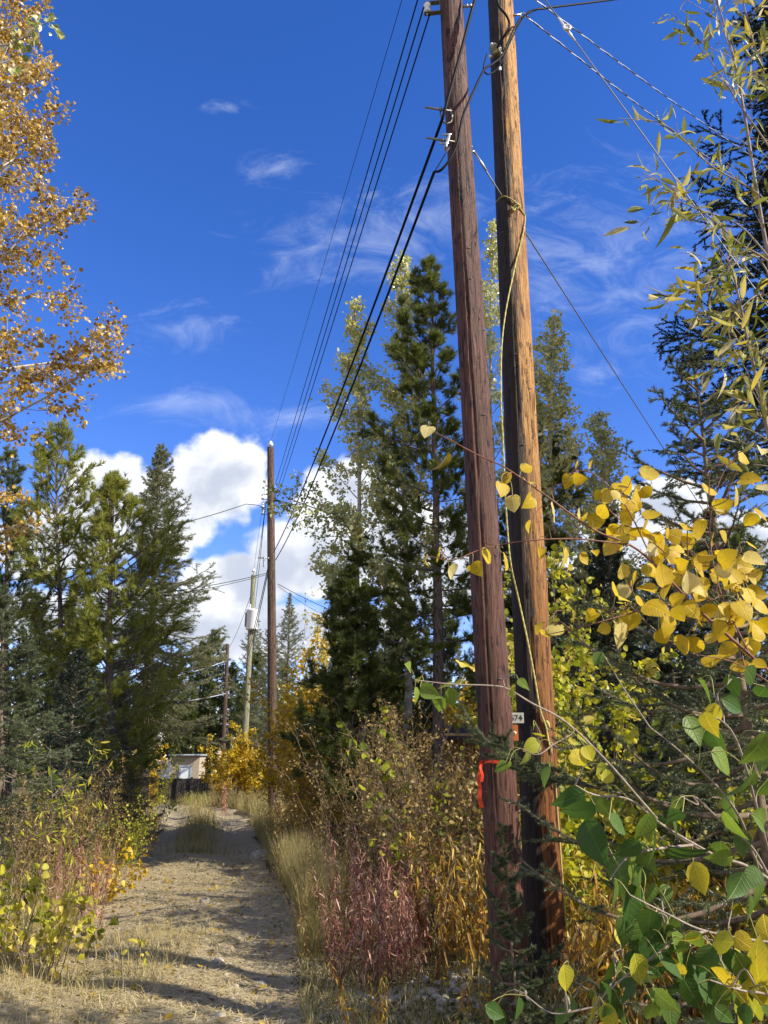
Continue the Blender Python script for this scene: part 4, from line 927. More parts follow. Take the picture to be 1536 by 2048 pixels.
# --- right: big dark spruce, middle-distance spruces, bronze aspen far
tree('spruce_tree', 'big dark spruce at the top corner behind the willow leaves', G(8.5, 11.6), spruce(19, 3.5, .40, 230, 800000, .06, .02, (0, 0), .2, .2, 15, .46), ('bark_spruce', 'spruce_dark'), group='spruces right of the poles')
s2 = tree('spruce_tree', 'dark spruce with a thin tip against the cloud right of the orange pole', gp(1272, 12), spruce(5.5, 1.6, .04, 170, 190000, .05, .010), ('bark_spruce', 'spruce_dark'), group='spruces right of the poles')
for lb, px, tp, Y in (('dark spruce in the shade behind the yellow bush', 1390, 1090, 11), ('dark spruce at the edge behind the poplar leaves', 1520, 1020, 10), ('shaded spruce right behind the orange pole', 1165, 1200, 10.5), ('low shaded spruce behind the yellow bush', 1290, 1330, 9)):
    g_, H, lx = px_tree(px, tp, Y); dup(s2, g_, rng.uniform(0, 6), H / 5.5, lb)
g_, H, lx = px_tree(1410, 1040, 14); tree('aspen_tree', 'thin bronze aspen far behind the yellow branch', g_, aspen(H, 1.3, .3, 24, 2400, .06, tpls=SMALL), ('bark_aspen', 'aspen_bronze'))
# trees off the right edge whose shade falls on the thicket and path
for lb, x, y, sc in ():
    dup(s2, G(x, y), x, sc, lb)

# --- yellow saplings and thickets
for lb, px, tp, Y, sp_, nl, mt, tp_ in (('golden aspen sapling right of the red brown pole', 612, 1245, 18.5, .75, 4600, 'gold', .75), ('golden leafy sapling just right of the red brown pole', 604, 1370, 20.5, .6, 1900, 'gold', .35), ('pale yellow sapling beside the small pine', 655, 1330, 18, .8, 2600, 'gold', .5),
                                        ('round yellow bush at the foot of the greenish pole', 456, 1455, 30, 1.0, 5200, 'yellow', .45), ('yellow bush right of the greenish pole', 527, 1490, 30, .7, 2400, 'yellow', .35), ('tall pale sapling before far spruces', 655, 1190, 27, .6, 1500, 'aspen_green', .5)):
    g_ = gp(px, Y); H = up_px(tp, Y) - g_[2]; st, lv = shrub(H, sp_, 9, nl, .06 if Y < 24 else .085, SMALL if Y > 24 else ROUND[:3], 9, base=.35, tint0=tp_, t0=.12, rs=.011)
    tree('aspen_sapling', lb, g_, (st, lv), ('twig', mt), 'sapling', 'yellow saplings along the path', names=('stem', 'foliage'))

SHR = []
for kind, mt, tw_, sz, tpl, Hh, nl in (('brown', 'brown', 'twig', .038, OVATE, 2.1, 2600), ('thin', 'brown', 'twig', .036, OVATE, 2.3, 1100), ('yellowish', 'lime', 'twig', .042, ROUND[:3], 1.9, 1700), ('golden', 'gold', 'twig', .055, ROUND[:3], 2.2, 3000)):
    st, lv = shrub(Hh, .85, 12, nl, sz, tpl, 9, base=.40, tint0=.5, t0=.08, rs=.0055, hang=.4)
    SHR.append((st.mesh('stems', M[tw_]), lv.mesh('foliage', M[mt]), Hh, mt))


def bush(k, lb, loc, H, group, name='shrub'):
    o = thing(name, lb, 'shrub', loc, rng.uniform(0, 6.28), group, H / SHR[k][2]); part('stems', SHR[k][0], None, o); part('foliage', SHR[k][1], None, o); return o


thk = [(0, 905, 9, 2.1, 'browning willow shrub right beside the brown pole'), (0, 940, 7.6, 2.0, 'tall browning shrub close left of the brown pole'), (1, 870, 10.5, 2.2, 'sparse brown shrub in front of the cedar hut'), (0, 820, 11.5, 1.9, 'leafy brown shrub in front of the cedar hut corner'),
       (1, 780, 10, 2.2, 'sparse shrub in the dark thicket below the young pine'), (1, 735, 11, 2.3, 'sparse shrub just right of the pale pine trunk'), (3, 655, 15, 2.8, 'golden shrub left of the pale pine trunk'), (1, 640, 13.5, 2.6, 'twiggy shrub below the golden sapling'), (3, 640, 17, 2.3, 'golden shrub right of the red brown pole'),
       (1, 600, 18.5, 1.6, 'twiggy shrub at the foot of the red brown pole'), (1, 690, 9.6, 1.7, 'sparse low shrub behind the red fireweed'), (1, 760, 13, 2.2, 'twiggy shrub behind the thicket'), (0, 850, 8.5, 1.5, 'low brown shrub behind the orange fireweed'), (3, 700, 16.5, 3.0, 'golden shrub behind the small pine'), (0, 610, 12.5, 1.4, 'low brown shrub at the path edge'), (3, 850, 17, 3.2, 'golden shrub far behind the tall pine')]
for k, px, Y, H, lb in thk: bush(k, lb, gp(px, Y), H, 'shrubs of the thicket right of the path')
for k, px, Y, H, lb in [(2, 285, 19.5, 2.2, 'tall yellow green shrub beside the path under the spruce'), (0, 240, 16.5, 1.3, 'brown leaved shrub where the path narrows'), (3, 262, 22, 2.0, 'golden shrub at the far left bend of the path'), (1, 225, 14.5, 1.5, 'twiggy shrub at the spruce foot'), (1, 180, 12.8, 1.2, 'twiggy brown shrub below the sunlit pine'),
                        (0, 90, 11, 1.4, 'brown shrub below the blue spruce'), (1, 20, 9.8, 1.3, 'twiggy shrub at the picture edge below the blue spruce'), (1, 150, 11.5, 1.6, 'bare twiggy shrub below the pine trunk'), (2, 230, 12.2, 1.0, 'small green shrub near the reddish weeds'), (0, 265, 13.6, 1.0, 'small brown shrub on the left verge'), (2, 318, 29, .8, 'small yellow shrub at the path end'), (2, 372, 33, .55, 'yellow green weeds clump before the fence'), (2, 400, 34, .5, 'low shrub between the far ruts'), (0, 440, 27, 1.1, 'reddish brown shrub under the yellow bush'), (0, 500, 25, .8, 'low brown shrub on the right verge')]:
    bush(k, lb, gp(px, Y), H, 'shrubs along the left and far verge')
# ---------------------------------------------------------------- right: young spruces, willow, saplings near the camera
g_ = G(*at(1516, 1500, 3.9)[:2]); H = up_px(690, 3.9) - g_[2]
tree('spruce_tree', 'young blue green spruce close by at the edge, its shoots standing against the sky', g_, spruce(H, 1.5, .02, 105, 420000, .021, .0034, (-.06, 0), .42, .04, 9, tint0=.5), ('twig', 'spruce_blue'), group='young spruces by the poles')
g_ = G(*at(1440, 1600, 5.0)[:2]); tree('spruce_tree', 'low young spruce spreading its branches behind the poplar leaves', g_, spruce(2.1, 1.05, .03, 90, 260000, .021, .0036, (0, 0), .35, .035, 9, tint0=.45), ('twig', 'spruce_blue'), group='young spruces by the poles')
g_ = G(*at(1036, 1800, 4.35)[:2])
tree('spruce_sapling', 'small spruce sapling standing right in front of the two close poles', g_, spruce(1.30, .40, .05, 44, 100000, .019, .003, (-.07, 0), .35, .012, 6, tint0=.55), ('twig', 'spruce_blue'), 'sapling', 'young spruces by the poles')
# a long low branch of the young spruce passing in front of the poles
yb = smooth([at(1500, 1640, 4.3), at(1300, 1600, 4.25), at(1130, 1560, 4.2), at(1040, 1530, 4.15), at(955, 1466, 4.1)], 30)
g0 = np.array(C.collection.objects['spruce_tree.010'].location) if 'spruce_tree.010' in C.collection.objects else None
ysp = [o for o in C.collection.objects if o.get('label', '').startswith('young blue green spruce')][0]; yo = np.array(ysp.location)
m = MB(); m.tubes(yb[None] - yo, np.linspace(.012, .003, len(yb))[None], 6, .5, 0); S, SL = spawn(yb[None], np.array([1.8]), 26, .25, .97, 52, 8, .2, 4, .25, .06, .8, .45); m.tubes(S - yo, .0022, 4)
S3, SL3 = spawn(S, SL, 3, .3, .95, 48, 8, .5, 3, .1, .06, .7, .4); needles(m, yb[None] - yo, np.array([1.8]), 1600, .021, .0026, 50, .35, .6, 1); needles(m, S - yo, SL, 16000, .021, .0032, 50, .1, .6, 1); needles(m, S3 - yo, SL3, 14000, .021, .0032, 50, 0, .6, 1)
part('long_branch', m, [M['bark_spruce'], M['spruce_blue']], ysp)

# willow: tall stems off to the side, arching twigs against the sky
base = G(1.95, 3.3); wl = thing('willow_tree', 'willow with narrow yellow green leaves arching into the sky at the top corner', 'willow', base)
st, lv = MB(), MB()
mains = [[(1700, 1900, 3.3), (1650, 1100, 3.3), (1570, 700, 3.2), (1520, 420, 3.1), (1475, 150, 3.05), (1440, 20, 3.0), (1420, -60, 3.0)],
         [(1700, 1900, 3.3), (1690, 1000, 3.3), (1640, 500, 3.2), (1560, 250, 3.15), (1500, 60, 3.1), (1470, -80, 3.1)],
         [(1700, 1900, 3.3), (1620, 1200, 3.2), (1545, 900, 3.1), (1500, 700, 3.05), (1470, 560, 3.0), (1452, 508, 3.0)],
         [(1690, 1000, 3.3), (1600, 520, 3.1), (1530, 400, 3.05), (1420, 330, 3.0), (1330, 250, 2.95), (1235, 236, 2.9)],
         [(1650, 1100, 3.3), (1590, 640, 3.1), (1500, 470, 3.05), (1400, 420, 3.0), (1340, 405, 2.95), (1280, 452, 2.9)],
         [(1650, 1100, 3.3), (1580, 600, 3.1), (1470, 480, 3.0), (1400, 420, 2.97), (1340, 375, 2.95), (1285, 345, 2.9)],
         [(1650, 1100, 3.3), (1600, 760, 3.1), (1520, 520, 3.05), (1430, 560, 3.0), (1370, 585, 2.95), (1318, 602, 2.9)],
         [(1640, 500, 3.2), (1560, 330, 3.1), (1480, 210, 3.05), (1420, 120, 3.0), (1345, 25, 3.0)],
         [(1690, 1000, 3.3), (1620, 800, 3.2), (1540, 720, 3.1), (1470, 690, 3.05), (1420, 740, 3.0)],
         [(1690, 1000, 3.3), (1610, 700, 3.2), (1530, 590, 3.1), (1450, 640, 3.05), (1390, 620, 3.0)],
         [(1650, 1100, 3.3), (1600, 950, 3.2), (1540, 860, 3.1), (1490, 800, 3.05), (1440, 860, 3.0)]]
PL = []
for k_, q in enumerate(mains):
    P = smooth([at(*a) for a in q], 36)
    if k_ < 3: P[0] = base
    idx = np.linspace(0, len(P) - 1, 36).astype(int); P = P[idx]; PL.append(P); st.tubes(P[None] - base, np.linspace(.016 if k_ < 3 else .006, .0014, 36)[None], 7)
PL = np.array(PL); LL = np.array([1.9] * 3 + [1.5] * 8)
S, SL = spawn(PL[:3], LL[:3], 30, .30, .97, 42, 12, .20, 6, -.15, .12, 0, .4); s2_, sl2_ = spawn(PL[3:], LL[3:], 6, .5, .97, 42, 12, .085, 6, -.15, .12, 0, .3); S = np.concatenate([S, s2_]); SL = np.concatenate([SL, sl2_]); st.tubes(S - base, np.linspace(1, .4, 6)[None] * .0022, 5)
leaves(lv, PL[3:] - base, LL[3:], 170, .090, LANCE, .55, .15, .75, .004, .25, .45, .28, .1)
leaves(lv, PL[:3] - base, LL[:3], 130, .082, LANCE, .45, .1, .75, .004, .25, .45, .28, .1)
leaves(lv, S - base, SL, 520, .086, LANCE, .12, .3, .7, .006, .25, .48, .28, .15)
part('stems', st, M['twig_pale'], wl); part('foliage', lv, M['willow'], wl)

# yellow round-leaved aspen saplings behind and beside the orange pole
for lb, px, tp, Y, sp_, nl, mt, t0_ in (('yellow aspen sapling with small round leaves right of the orange pole', 1215, 1120, 7.9, .9, 3000, 'lime', .62), ('second yellow sapling, lower, pressed behind the orange pole', 1140, 1330, 8.3, .6, 1500, 'lime', .6),
                                     ('yellow sapling low beside the foot of the orange pole', 1165, 1600, 6.6, .5, 1300, 'lime', .55), ('yellow green bush at the edge behind the yellow branch, added to shade the pole feet', 1560, 1300, 4.8, .8, 1300, 'lime', .5), ('pale leafy shrub just left of the brown pole', 915, 1540, 8.2, .40, 260, 'willow', .7), ('slim leafy stem left of the brown pole at mid height', 850, 1390, 7.6, .3, 220, 'lime', .45)):  # edge bush is added, mostly out of view, to shade the pole feet
    g_ = gp(px, Y); H = up_px(tp, Y) - g_[2]; st, lv = shrub(H, sp_, 7, nl, .058 if mt == 'lime' else .06, ROUND if mt == 'lime' else OVATE, 9, base=.22, tint0=t0_, t0=.2, rs=.008, hang=.5, jit=.012)
    tree('aspen_sapling', lb, g_, (st, lv), ('twig', mt), 'sapling', 'round leaved saplings around the poles', names=('stem', 'foliage'))


# close branches: every leaf set where the photo shows it, at its own depth
def close_leaf(lv, st, tpl, px, py, size_px, Y, tint, twigs, ang=None, face=None):
    c = at(px, py, Y); zc = Y * CP + (c[2] - EYE) * SP; size = size_px * zc / F_PX
    T0 = np.concatenate(twigs); d2 = np.sqrt(((T0 - c) ** 2).sum(1)); j = T0[np.argmin(d2)]; far_by = d2.min() - size * .5
    if far_by > .045:                                    # a side twig first, then the leaf stalk
        e = j + (c - j) * (1 - (.03 + size * .5) / d2.min()) + np.array([0, 0, .02]); mid = (j + e) / 2 + .12 * far_by * rng.normal(size=3)
        P_ = smooth([j, mid, e], 10); st.tubes(P_[None], np.linspace(.0016, .0010, len(P_))[None], 5); twigs.append(P_[3:]); j = P_[-1]
    v = c - j
    if ang is not None: v = np.array([math.cos(ang), .25 * rng.normal(), math.sin(ang)])
    v = nz(nz(v + np.array([0, 0, -.25 * np.linalg.norm(v)])) + .25 * rng.normal(size=3)); b = c - v * size * .5
    N = np.array([.25, -1., .25]) + (.55 if face is None else face) * rng.normal(size=3)
    put(lv, tpl, b[None], v[None], N[None], np.array([size]), np.array([tint]))
    L_ = np.linalg.norm(b - j); mid = (b + j) / 2 + np.array([0, 0, .2 * L_]) + .08 * L_ * rng.normal(size=3)
    st.tubes(smooth([j, mid, b], 8)[None], .0008, 4, .5, 1)


def twig_pts(twigs): return np.concatenate(twigs)


# yellow branch crossing the poles
f1 = [[(1640, 1900, 2.0), (1640, 1560, 1.95), (1590, 1400, 1.92), (1500, 1310, 1.9), (1400, 1222, 1.88), (1310, 1130, 1.86), (1260, 1090, 1.85), (1185, 1058, 1.84), (1090, 990, 1.82), (1010, 935, 1.8), (960, 912, 1.8), (900, 880, 1.79), (866, 862, 1.79)],
      [(1260, 1090, 1.85), (1150, 1078, 1.8), (1040, 1083, 1.78), (960, 1100, 1.76), (905, 1120, 1.75), (855, 1112, 1.75)], [(1400, 1222, 1.88), (1350, 1130, 1.92), (1300, 1080, 1.95), (1240, 1040, 1.96), (1200, 1000, 1.97)],
      [(1500, 1310, 1.9), (1440, 1180, 1.98), (1420, 1060, 2.02), (1440, 960, 2.05), (1480, 900, 2.06)], [(1400, 1222, 1.88), (1330, 1210, 1.8), (1250, 1230, 1.77), (1160, 1255, 1.75), (1090, 1270, 1.75)], [(1590, 1400, 1.92), (1480, 1330, 1.8), (1400, 1310, 1.75)],
      [(1310, 1130, 1.86), (1250, 1010, 1.9), (1190, 950, 1.92), (1150, 940, 1.93)]]
sap = thing('aspen_sapling', 'aspen sapling close by whose large yellow leaves cross in front of both poles', 'sapling', tuple(G(*at(1640, 1900, 2.0)[:2])))
so_ = np.array(sap.location); st, lv = MB(), MB(); TW = []
for k_, q in enumerate(f1):
    P = smooth([at(*a) for a in q], 60); TW.append(P)
    if k_ == 0: P = np.concatenate([smooth([so_ - Z * .05, (so_ + P[0]) / 2 + np.array([.03, 0, 0]), P[0]], 10)[:-1], P])
    st.tubes(P[None], np.linspace(.0055 if k_ == 0 else .0022, .0010, len(P))[None], 7)
L7 = """113,130,70,1 175,268,100,.05 530,283,60,.6 447,328,60,.55 427,373,75,.5 535,347,60,.8 475,435,75,.9 540,425,75,.6 540,530,60,.8 745,272,38,.6 788,270,45,.6 705,340,65,.5 748,330,60,.45 655,460,100,1 905,388,50,.9 828,398,50,.6 848,460,70,.6
740,478,60,.95 780,500,60,.75 943,493,70,.6 975,440,60,.5 1005,560,90,.55 1075,575,60,.3 930,580,60,.7 1060,630,65,.95 875,620,70,.85 690,660,88,.8 760,660,55,.5 815,640,40,.6 110,670,54,.75 172,652,74,.65 222,720,75,.9 318,705,70,.6 360,657,80,.9 455,675,80,.6 585,640,55,.45
928,710,70,.8 990,750,75,.6 1090,730,105,.5 920,810,120,.8 1030,785,80,.7 1215,760,92,.95 1290,657,85,.65 1350,440,80,.65 1325,468,50,1 1290,368,80,.65 1195,530,60,.6 1445,240,70,.7 1510,215,60,.95 1462,330,95,.55 1420,405,90,.8 1515,470,70,.5 1520,375,70,.95 645,955,80,.95 580,950,70,.5
600,985,60,.7 920,985,110,.85 800,900,65,.6 725,915,55,.55 850,955,60,.6 960,930,100,.6 1070,860,112,.5 1130,940,100,.55 1150,830,70,.6 1215,870,88,.6 1280,875,95,.55 1360,880,70,.6 1440,870,98,.55 1180,1030,95,.6 1230,1030,92,.55 1330,1075,125,.45 1360,1050,95,.6 1490,965,82,.55
1450,1020,60,.6 1500,1110,70,.55 1105,800,70,.6 1010,850,70,.5 1160,890,70,.6 1100,990,80,.55 1060,700,60,.7 1240,940,75,.6 1400,940,70,.5 1250,800,60,.85 1180,700,60,.6 1330,740,60,.7 1330,960,80,.6 1420,1120,80,.5 1300,1000,60,.7 1520,860,80,.55 1390,770,70,.6 1470,740,60,.8"""
for tok in L7.split():
    cx, cy, s_, t_ = map(float, tok.split(',')); close_leaf(lv, st, HEART if s_ > 60 else ROUND, 800 + cx * .479, 800 + cy * .479, s_ * .479 * .97, 1.83 + .07 * rng.normal(), np.clip(t_ + .06 * rng.normal(), 0, 1), TW)
for _ in range(90):
    px_, py_c = rng.uniform(1180, 1536), 0; py_c = 1010 + (px_ - 1180) * .55 + rng.normal() * 55; close_leaf(lv, st, HEART, px_, py_c, rng.uniform(26, 44), 1.98 + .1 * rng.normal(), np.clip(rng.normal(.6, .15), 0, 1), TW)
part('stem', st, [M['twig_red'], M['petiole']], sap, so_); part('foliage', lv, M['yellow'], sap, so_)

# green poplar at the lower corner, with a long bare twig reaching in front of the poles
o6 = lambda cx, cy: (980 + cx * .3653, 1300 + cy * .3653)
f2 = [[(1780, 2050, 1.6), (1700, 1800, 1.55), (1536, 1749, 1.5), (1480, 1636, 1.48), (1429, 1567, 1.46), (1345, 1490, 1.45), (1300, 1455, 1.44)], [(1700, 1900, 1.5), (1536, 1884, 1.45), (1411, 1862, 1.42), (1331, 1826, 1.4), (1260, 1790, 1.38)],
      [(1760, 1950, 1.9), (1536, 1757, 1.85), (1433, 1713, 1.82), (1385, 1690, 1.8), (1331, 1654, 1.78), (1290, 1610, 1.76), (1214, 1523, 1.74), (1133, 1445, 1.72), (1063, 1406, 1.7), (1016, 1378, 1.68), (980, 1371, 1.67), (900, 1368, 1.66), (830, 1360, 1.65)],
      [(1433, 1713, 1.82), (1331, 1654, 1.5), (1260, 1600, 1.45), (1190, 1590, 1.42), (1150, 1570, 1.4)], [(1536, 1700, 1.5), (1480, 1500, 1.4), (1440, 1440, 1.38), (1390, 1430, 1.36)], [(1700, 2100, 1.4), (1560, 2000, 1.38), (1480, 1980, 1.36), (1420, 1960, 1.35)],
      [(1411, 1862, 1.42), (1350, 1885, 1.40), (1290, 1925, 1.38), (1235, 1965, 1.38), (1185, 2015, 1.38)], [(1536, 1749, 1.5), (1500, 1690, 1.45), (1440, 1640, 1.42), (1400, 1600, 1.4)], [(1385, 1690, 1.6), (1300, 1700, 1.45), (1250, 1720, 1.42), (1220, 1760, 1.4)]]
pop = thing('poplar_sapling', 'poplar sapling with large hanging green leaves and one bare pale twig crossing the poles', 'sapling', tuple(G(*at(1780, 2050, 1.6)[:2])))
so_ = np.array(pop.location); st, lv = MB(), MB(); TW = []
for k_, q in enumerate(f2):
    P = smooth([at(*a) for a in q], 60); TW.append(P)
    if k_ in (0, 1, 2, 5): P = np.concatenate([smooth([so_ - Z * .05, (so_ + P[0]) / 2, P[0]], 10)[:-1], P])
    st.tubes(P[None], np.linspace(.0042 if k_ in (0, 2) else .0028, .0011, len(P))[None], 7)
L6 = """1115,445,170,.62 1235,500,170,.5 1300,610,190,.7 1460,555,210,.62 1195,230,170,.55 1340,300,150,.4 1450,150,150,.45 590,50,90,.55 1330,200,120,.4 1480,250,130,.45 440,820,170,.35 485,900,190,.2 580,1060,250,.3 610,860,140,.65 715,960,170,.55 755,1090,150,.3 840,970,170,.6
905,1080,180,.45 1035,985,140,.4 1060,1140,220,.2 700,1220,190,.5 800,1200,200,.62 820,1290,180,.5 765,1410,230,.2 890,1370,170,.55 870,1500,180,.4 840,1560,220,.5 920,1680,270,.1 810,1720,190,.25 1030,1640,180,.65 1350,1300,170,.45 1260,1110,140,.6 1330,970,170,.6 1390,760,220,.65 1415,690,150,.7
1500,940,180,.62 1380,1060,130,.5 1310,850,140,.65 1500,620,120,.6 1500,770,130,.55 920,1930,150,.62 990,1990,150,.5 1090,1780,220,.3 1180,1850,220,.25 660,1960,170,.4 730,2010,120,.45 1200,1990,150,.5 1290,2000,120,.5 1120,1900,180,.35 1010,1850,150,.3 30,1980,120,.4 150,1970,120,.3 430,1960,120,.55 390,2010,100,.6 60,2030,120,.35
1440,1690,210,.93 1310,1850,150,.97 1390,1880,130,.95 1110,1590,115,.95 1390,1600,100,1 1500,1780,210,.93 1290,1600,130,.95 1510,1690,150,.92 1270,1780,110,.95 1510,1520,120,.97 1450,1950,150,.9 1500,1880,150,.93 1380,1960,110,.9 300,690,110,.55 330,640,60,.7 640,690,70,.9 490,590,90,.93 540,570,80,.95 510,640,70,.9 600,650,80,.85
230,520,90,.9 60,640,80,.75 210,590,80,.8 100,650,80,.78 270,450,70,.9 240,420,60,.85 120,240,60,.8 180,180,70,.78 460,500,70,.85 440,540,80,.8 -250,200,110,.85 -330,230,120,.7 -210,260,110,.75 -390,150,100,.85 -280,300,120,.72 -180,180,90,.8 -440,90,90,.75 -400,250,90,.8
760,1850,160,.45 880,1820,160,.5 1000,1730,160,.35 860,1640,180,.3 960,1560,150,.55 740,1540,140,.5 690,1340,150,.55 1430,1250,150,.5 1490,1330,150,.55 1420,1420,140,.5 1340,1720,150,.5 1250,1680,150,.45 1180,1700,160,.4"""
for tok in L6.split():
    cx, cy, s_, t_ = map(float, tok.split(',')); X_, Y_ = o6(cx, cy); far_ = X_ < 1180 and Y_ < 1560
    a_ = None if t_ > .88 or far_ else -math.pi / 2 + .55 * rng.normal()
    close_leaf(lv, st, HEART if t_ > .88 else OVATE, X_, Y_, s_ * .3653 * (1.08 if far_ else 1.08), (1.68 if far_ else 1.44) + .05 * rng.normal(), np.clip(t_ + .04 * rng.normal(), 0, 1), TW, a_, .75)
for _ in range(110):
    T_ = TW[rng.integers(0, len(TW))]; j_ = T_[rng.integers(0, len(T_))]; r_ = (j_ - [0, 0, EYE]); zc = r_[1] * CP + r_[2] * SP; px_ = CX + r_[0] / zc * F_PX; py_c = CY - (r_[2] * CP - r_[1] * SP) / zc * F_PX
    if px_ < 1190 or py_c < 1420: continue
    close_leaf(lv, st, OVATE, px_ + rng.normal() * 45, py_c + abs(rng.normal()) * 55, rng.uniform(24, 66), r_[1] + .06 * rng.normal(), np.clip(rng.choice([.25, .4, .55, .68, .93]) + .05 * rng.normal(), 0, 1), TW, -math.pi / 2 + .7 * rng.normal(), .8)
part('stem', st, [M['twig_pale'], M['petiole']], pop, so_); part('foliage', lv, M['green'], pop, so_)

# ---------------------------------------------------------------- weeds, one plant at a time
def weed(H, nl, size, seed, tpls=WEED, droop=.55, t0=.15):
    P = grow(np.zeros((1, 3)), np.array([[rng.normal() * .12, rng.normal() * .12, 1]]), np.array([H]), 12, -.1, .05); st = MB(); st.tubes(P, np.linspace(.0042, .0012, 12)[None], 5)
    t = t0 + (1 - t0) * (np.arange(nl) + rng.random(nl)) / nl; pos, T = along(np.repeat(P, nl, 0), t); az = np.arange(nl) * 2.4 + rng.normal(0, .3, nl)
    d = np.stack([np.cos(az), np.sin(az), .45 - 1.6 * droop * rng.random(nl) - .4 * droop], -1); lv = MB()
    put(lv, tpls, pos, d, np.cross(d, np.cross(Z, d)) + .4 * rng.normal(size=d.shape), size * (1.15 - .65 * t) * rng.uniform(.7, 1.2, nl), np.clip(rng.normal(.5, .24, nl), 0, 1)); return st, lv


KIND = {}
for kd, mt, n_, sz in (('red', 'red', 46, .085), ('orange', 'orange', 34, .15), ('faded', 'brown', 40, .10)):
    KIND[kd] = []
    for v_ in range(5):
        st, lv = weed(rng.uniform(.85, 1.05), n_, sz, v_, droop=.9 if kd != 'red' else .7); KIND[kd].append((st.mesh('stem', M['twig_red']), lv.mesh('foliage', M[mt])))


def plant(kd, loc, H, label, group, name='fireweed_plant'):
    a, b = KIND[kd][rng.integers(0, 5)]; o = thing(name, label, 'weed', loc, rng.uniform(0, 6.28), group, H); o.rotation_euler = (rng.normal() * .12, rng.normal() * .12, rng.uniform(0, 6.28)); part('stem', a, None, o); part('foliage', b, None, o)


def patch(kd, n, px0, px1, Y0, Y1, H0, H1, label, group):
    for _ in range(n):
        Y = rng.uniform(Y0, Y1); p = gp(rng.uniform(px0, px1), Y); plant(kd, p, rng.uniform(H0, H1), label, group)


patch('red', 64, 662, 850, 6.4, 7.7, .6, 1.05, 'dried red fireweed stem in the dense patch at the right path edge', 'red fireweed right of the path')
patch('faded', 34, 560, 900, 8.2, 11.5, .6, 1.1, 'faded brown fireweed stem in the shade behind the red patch', 'faded fireweed in the shade')
patch('faded', 18, 590, 700, 6.9, 9, .4, .8, 'faded brown weed standing in the verge grass', 'faded weeds in the right verge')
patch('orange', 10, 860, 985, 6.2, 7.4, .75, 1.15, 'yellow orange fireweed with hanging leaves left of the brown pole', 'orange fireweed left of the poles')
patch('orange', 52, 1150, 1560, 3.9, 6.6, .55, 1.15, 'yellow orange fireweed with curled leaves right of the poles', 'orange fireweed right of the poles')
patch('orange', 12, 700, 1000, 4.9, 5.6, .25, .5, 'short yellow fireweed before the poles at the bottom', 'short fireweed before the poles')
patch('red', 24, 90, 205, 8.4, 10.8, .6, .95, 'dried red fireweed stem on the left verge behind the yellow bush', 'red fireweed left of the path')
patch('faded', 20, -40, 180, 9, 13, .6, 1.0, 'faded weed stem among the left-hand bushes', 'faded weeds left of the path')
for _ in range(26):
    Y = rng.uniform(15.5, 30); p = G(float(pc(Y)) + rng.normal() * .22, Y); plant('faded', p, rng.uniform(.35, .65), 'faded weed growing between the two wheel tracks', 'weeds between the wheel tracks')
patch('red', 8, 440, 480, 24, 28, .8, 1.2, 'reddish weed on the far right verge under the yellow bush', 'far reddish weeds')

# left: yellow green dogwood-like bush and hanging-leaf stems
for lb, px, tp, Y, sp_, nl, mt, t0_, tp_ in (('yellow green bush with heart shaped leaves at the lower picture edge', 0, 1668, 6.9, .36, 330, 'lime', .62, HEART), ('golden leaved low bush at the lower picture edge', 70, 1740, 6.7, .30, 200, 'lime', .9, OVATE), ('yellow green trailing bush beside the grass', 140, 1775, 7.3, .26, 150, 'lime', .65, HEART),
                                        ('tall stem with hanging yellow and green leaves before the pine trunk', 98, 1475, 9.5, .10, 200, 'lime', .55, LANCE), ('leafy stem arching in at the picture edge', -25, 1550, 8.2, .45, 90, 'lime', .55, LANCE), ('small leafy sprout standing alone on the path', 268, 1855, 6.75, .06, 14, 'lime', .7, HEART), ('small yellow bush in the shade at the left verge', 190, 1690, 9.8, .4, 260, 'gold', .5, OVATE)):
    g_ = gp(px, Y); H = up_px(tp, Y) - g_[2]; st, lv = shrub(H, sp_, (2 if sp_ < .12 else 7) if H > .3 else 2, nl, .052 if tp_ is not LANCE else .09, tp_, 7, base=.16 if H > .3 else .02, tint0=t0_, t0=.2, rs=.005 if H > .3 else .0018, hang=.75, jit=.01)
    tree('shrub', lb, g_, (st, lv), ('twig', mt), 'shrub', 'bushes at the lower left', names=('stems', 'foliage'))


# ---------------------------------------------------------------- grass, straw, stones, fallen leaves
def blades(mb, pos, L, wd, lean, tint, curve=.6, az=None):
    n = len(pos); az = rng.uniform(0, 6.28, n) if az is None else az; k = 4; t = np.linspace(0, 1, k); h = np.stack([np.cos(az), np.sin(az)], -1)
    a = lean[:, None] + curve * rng.uniform(.3, 1.4, n)[:, None] * t[None]; dx = np.sin(a); dz = np.cos(a); step = (L / (k - 1))[:, None]
    X = np.concatenate([np.zeros((n, 1)), np.cumsum(dx[:, :-1] * step, 1)], 1); Zz = np.concatenate([np.zeros((n, 1)), np.cumsum(dz[:, :-1] * step, 1)], 1)
    ctr = pos[:, None] + np.concatenate([X[..., None] * h[:, None], Zz[..., None]], -1); sa = az + 1.57 + rng.normal(0, .5, n); sd = np.stack([np.cos(sa), np.sin(sa), 0 * sa], -1)[:, None] * (np.array([1, .85, .55, .06])[None, :, None] * wd[:, None, None] / 2)
    V = np.stack([ctr - sd, ctr + sd], 2).reshape(-1, 3); b = np.arange(n)[:, None] * (2 * k) + np.arange(k - 1)[None] * 2
    mb.add(V, np.stack([b, b + 1, b + 3, b + 2], -1).reshape(-1, 4), np.repeat(np.clip(tint, 0, 1), 2 * k))


def scatter(n, fx, Y0, Y1, pw=1.6):
    y = Y0 + (Y1 - Y0) * rng.random(n) ** pw; x = fx(y, n); return np.stack([x, y, hgt(x, y)], -1)


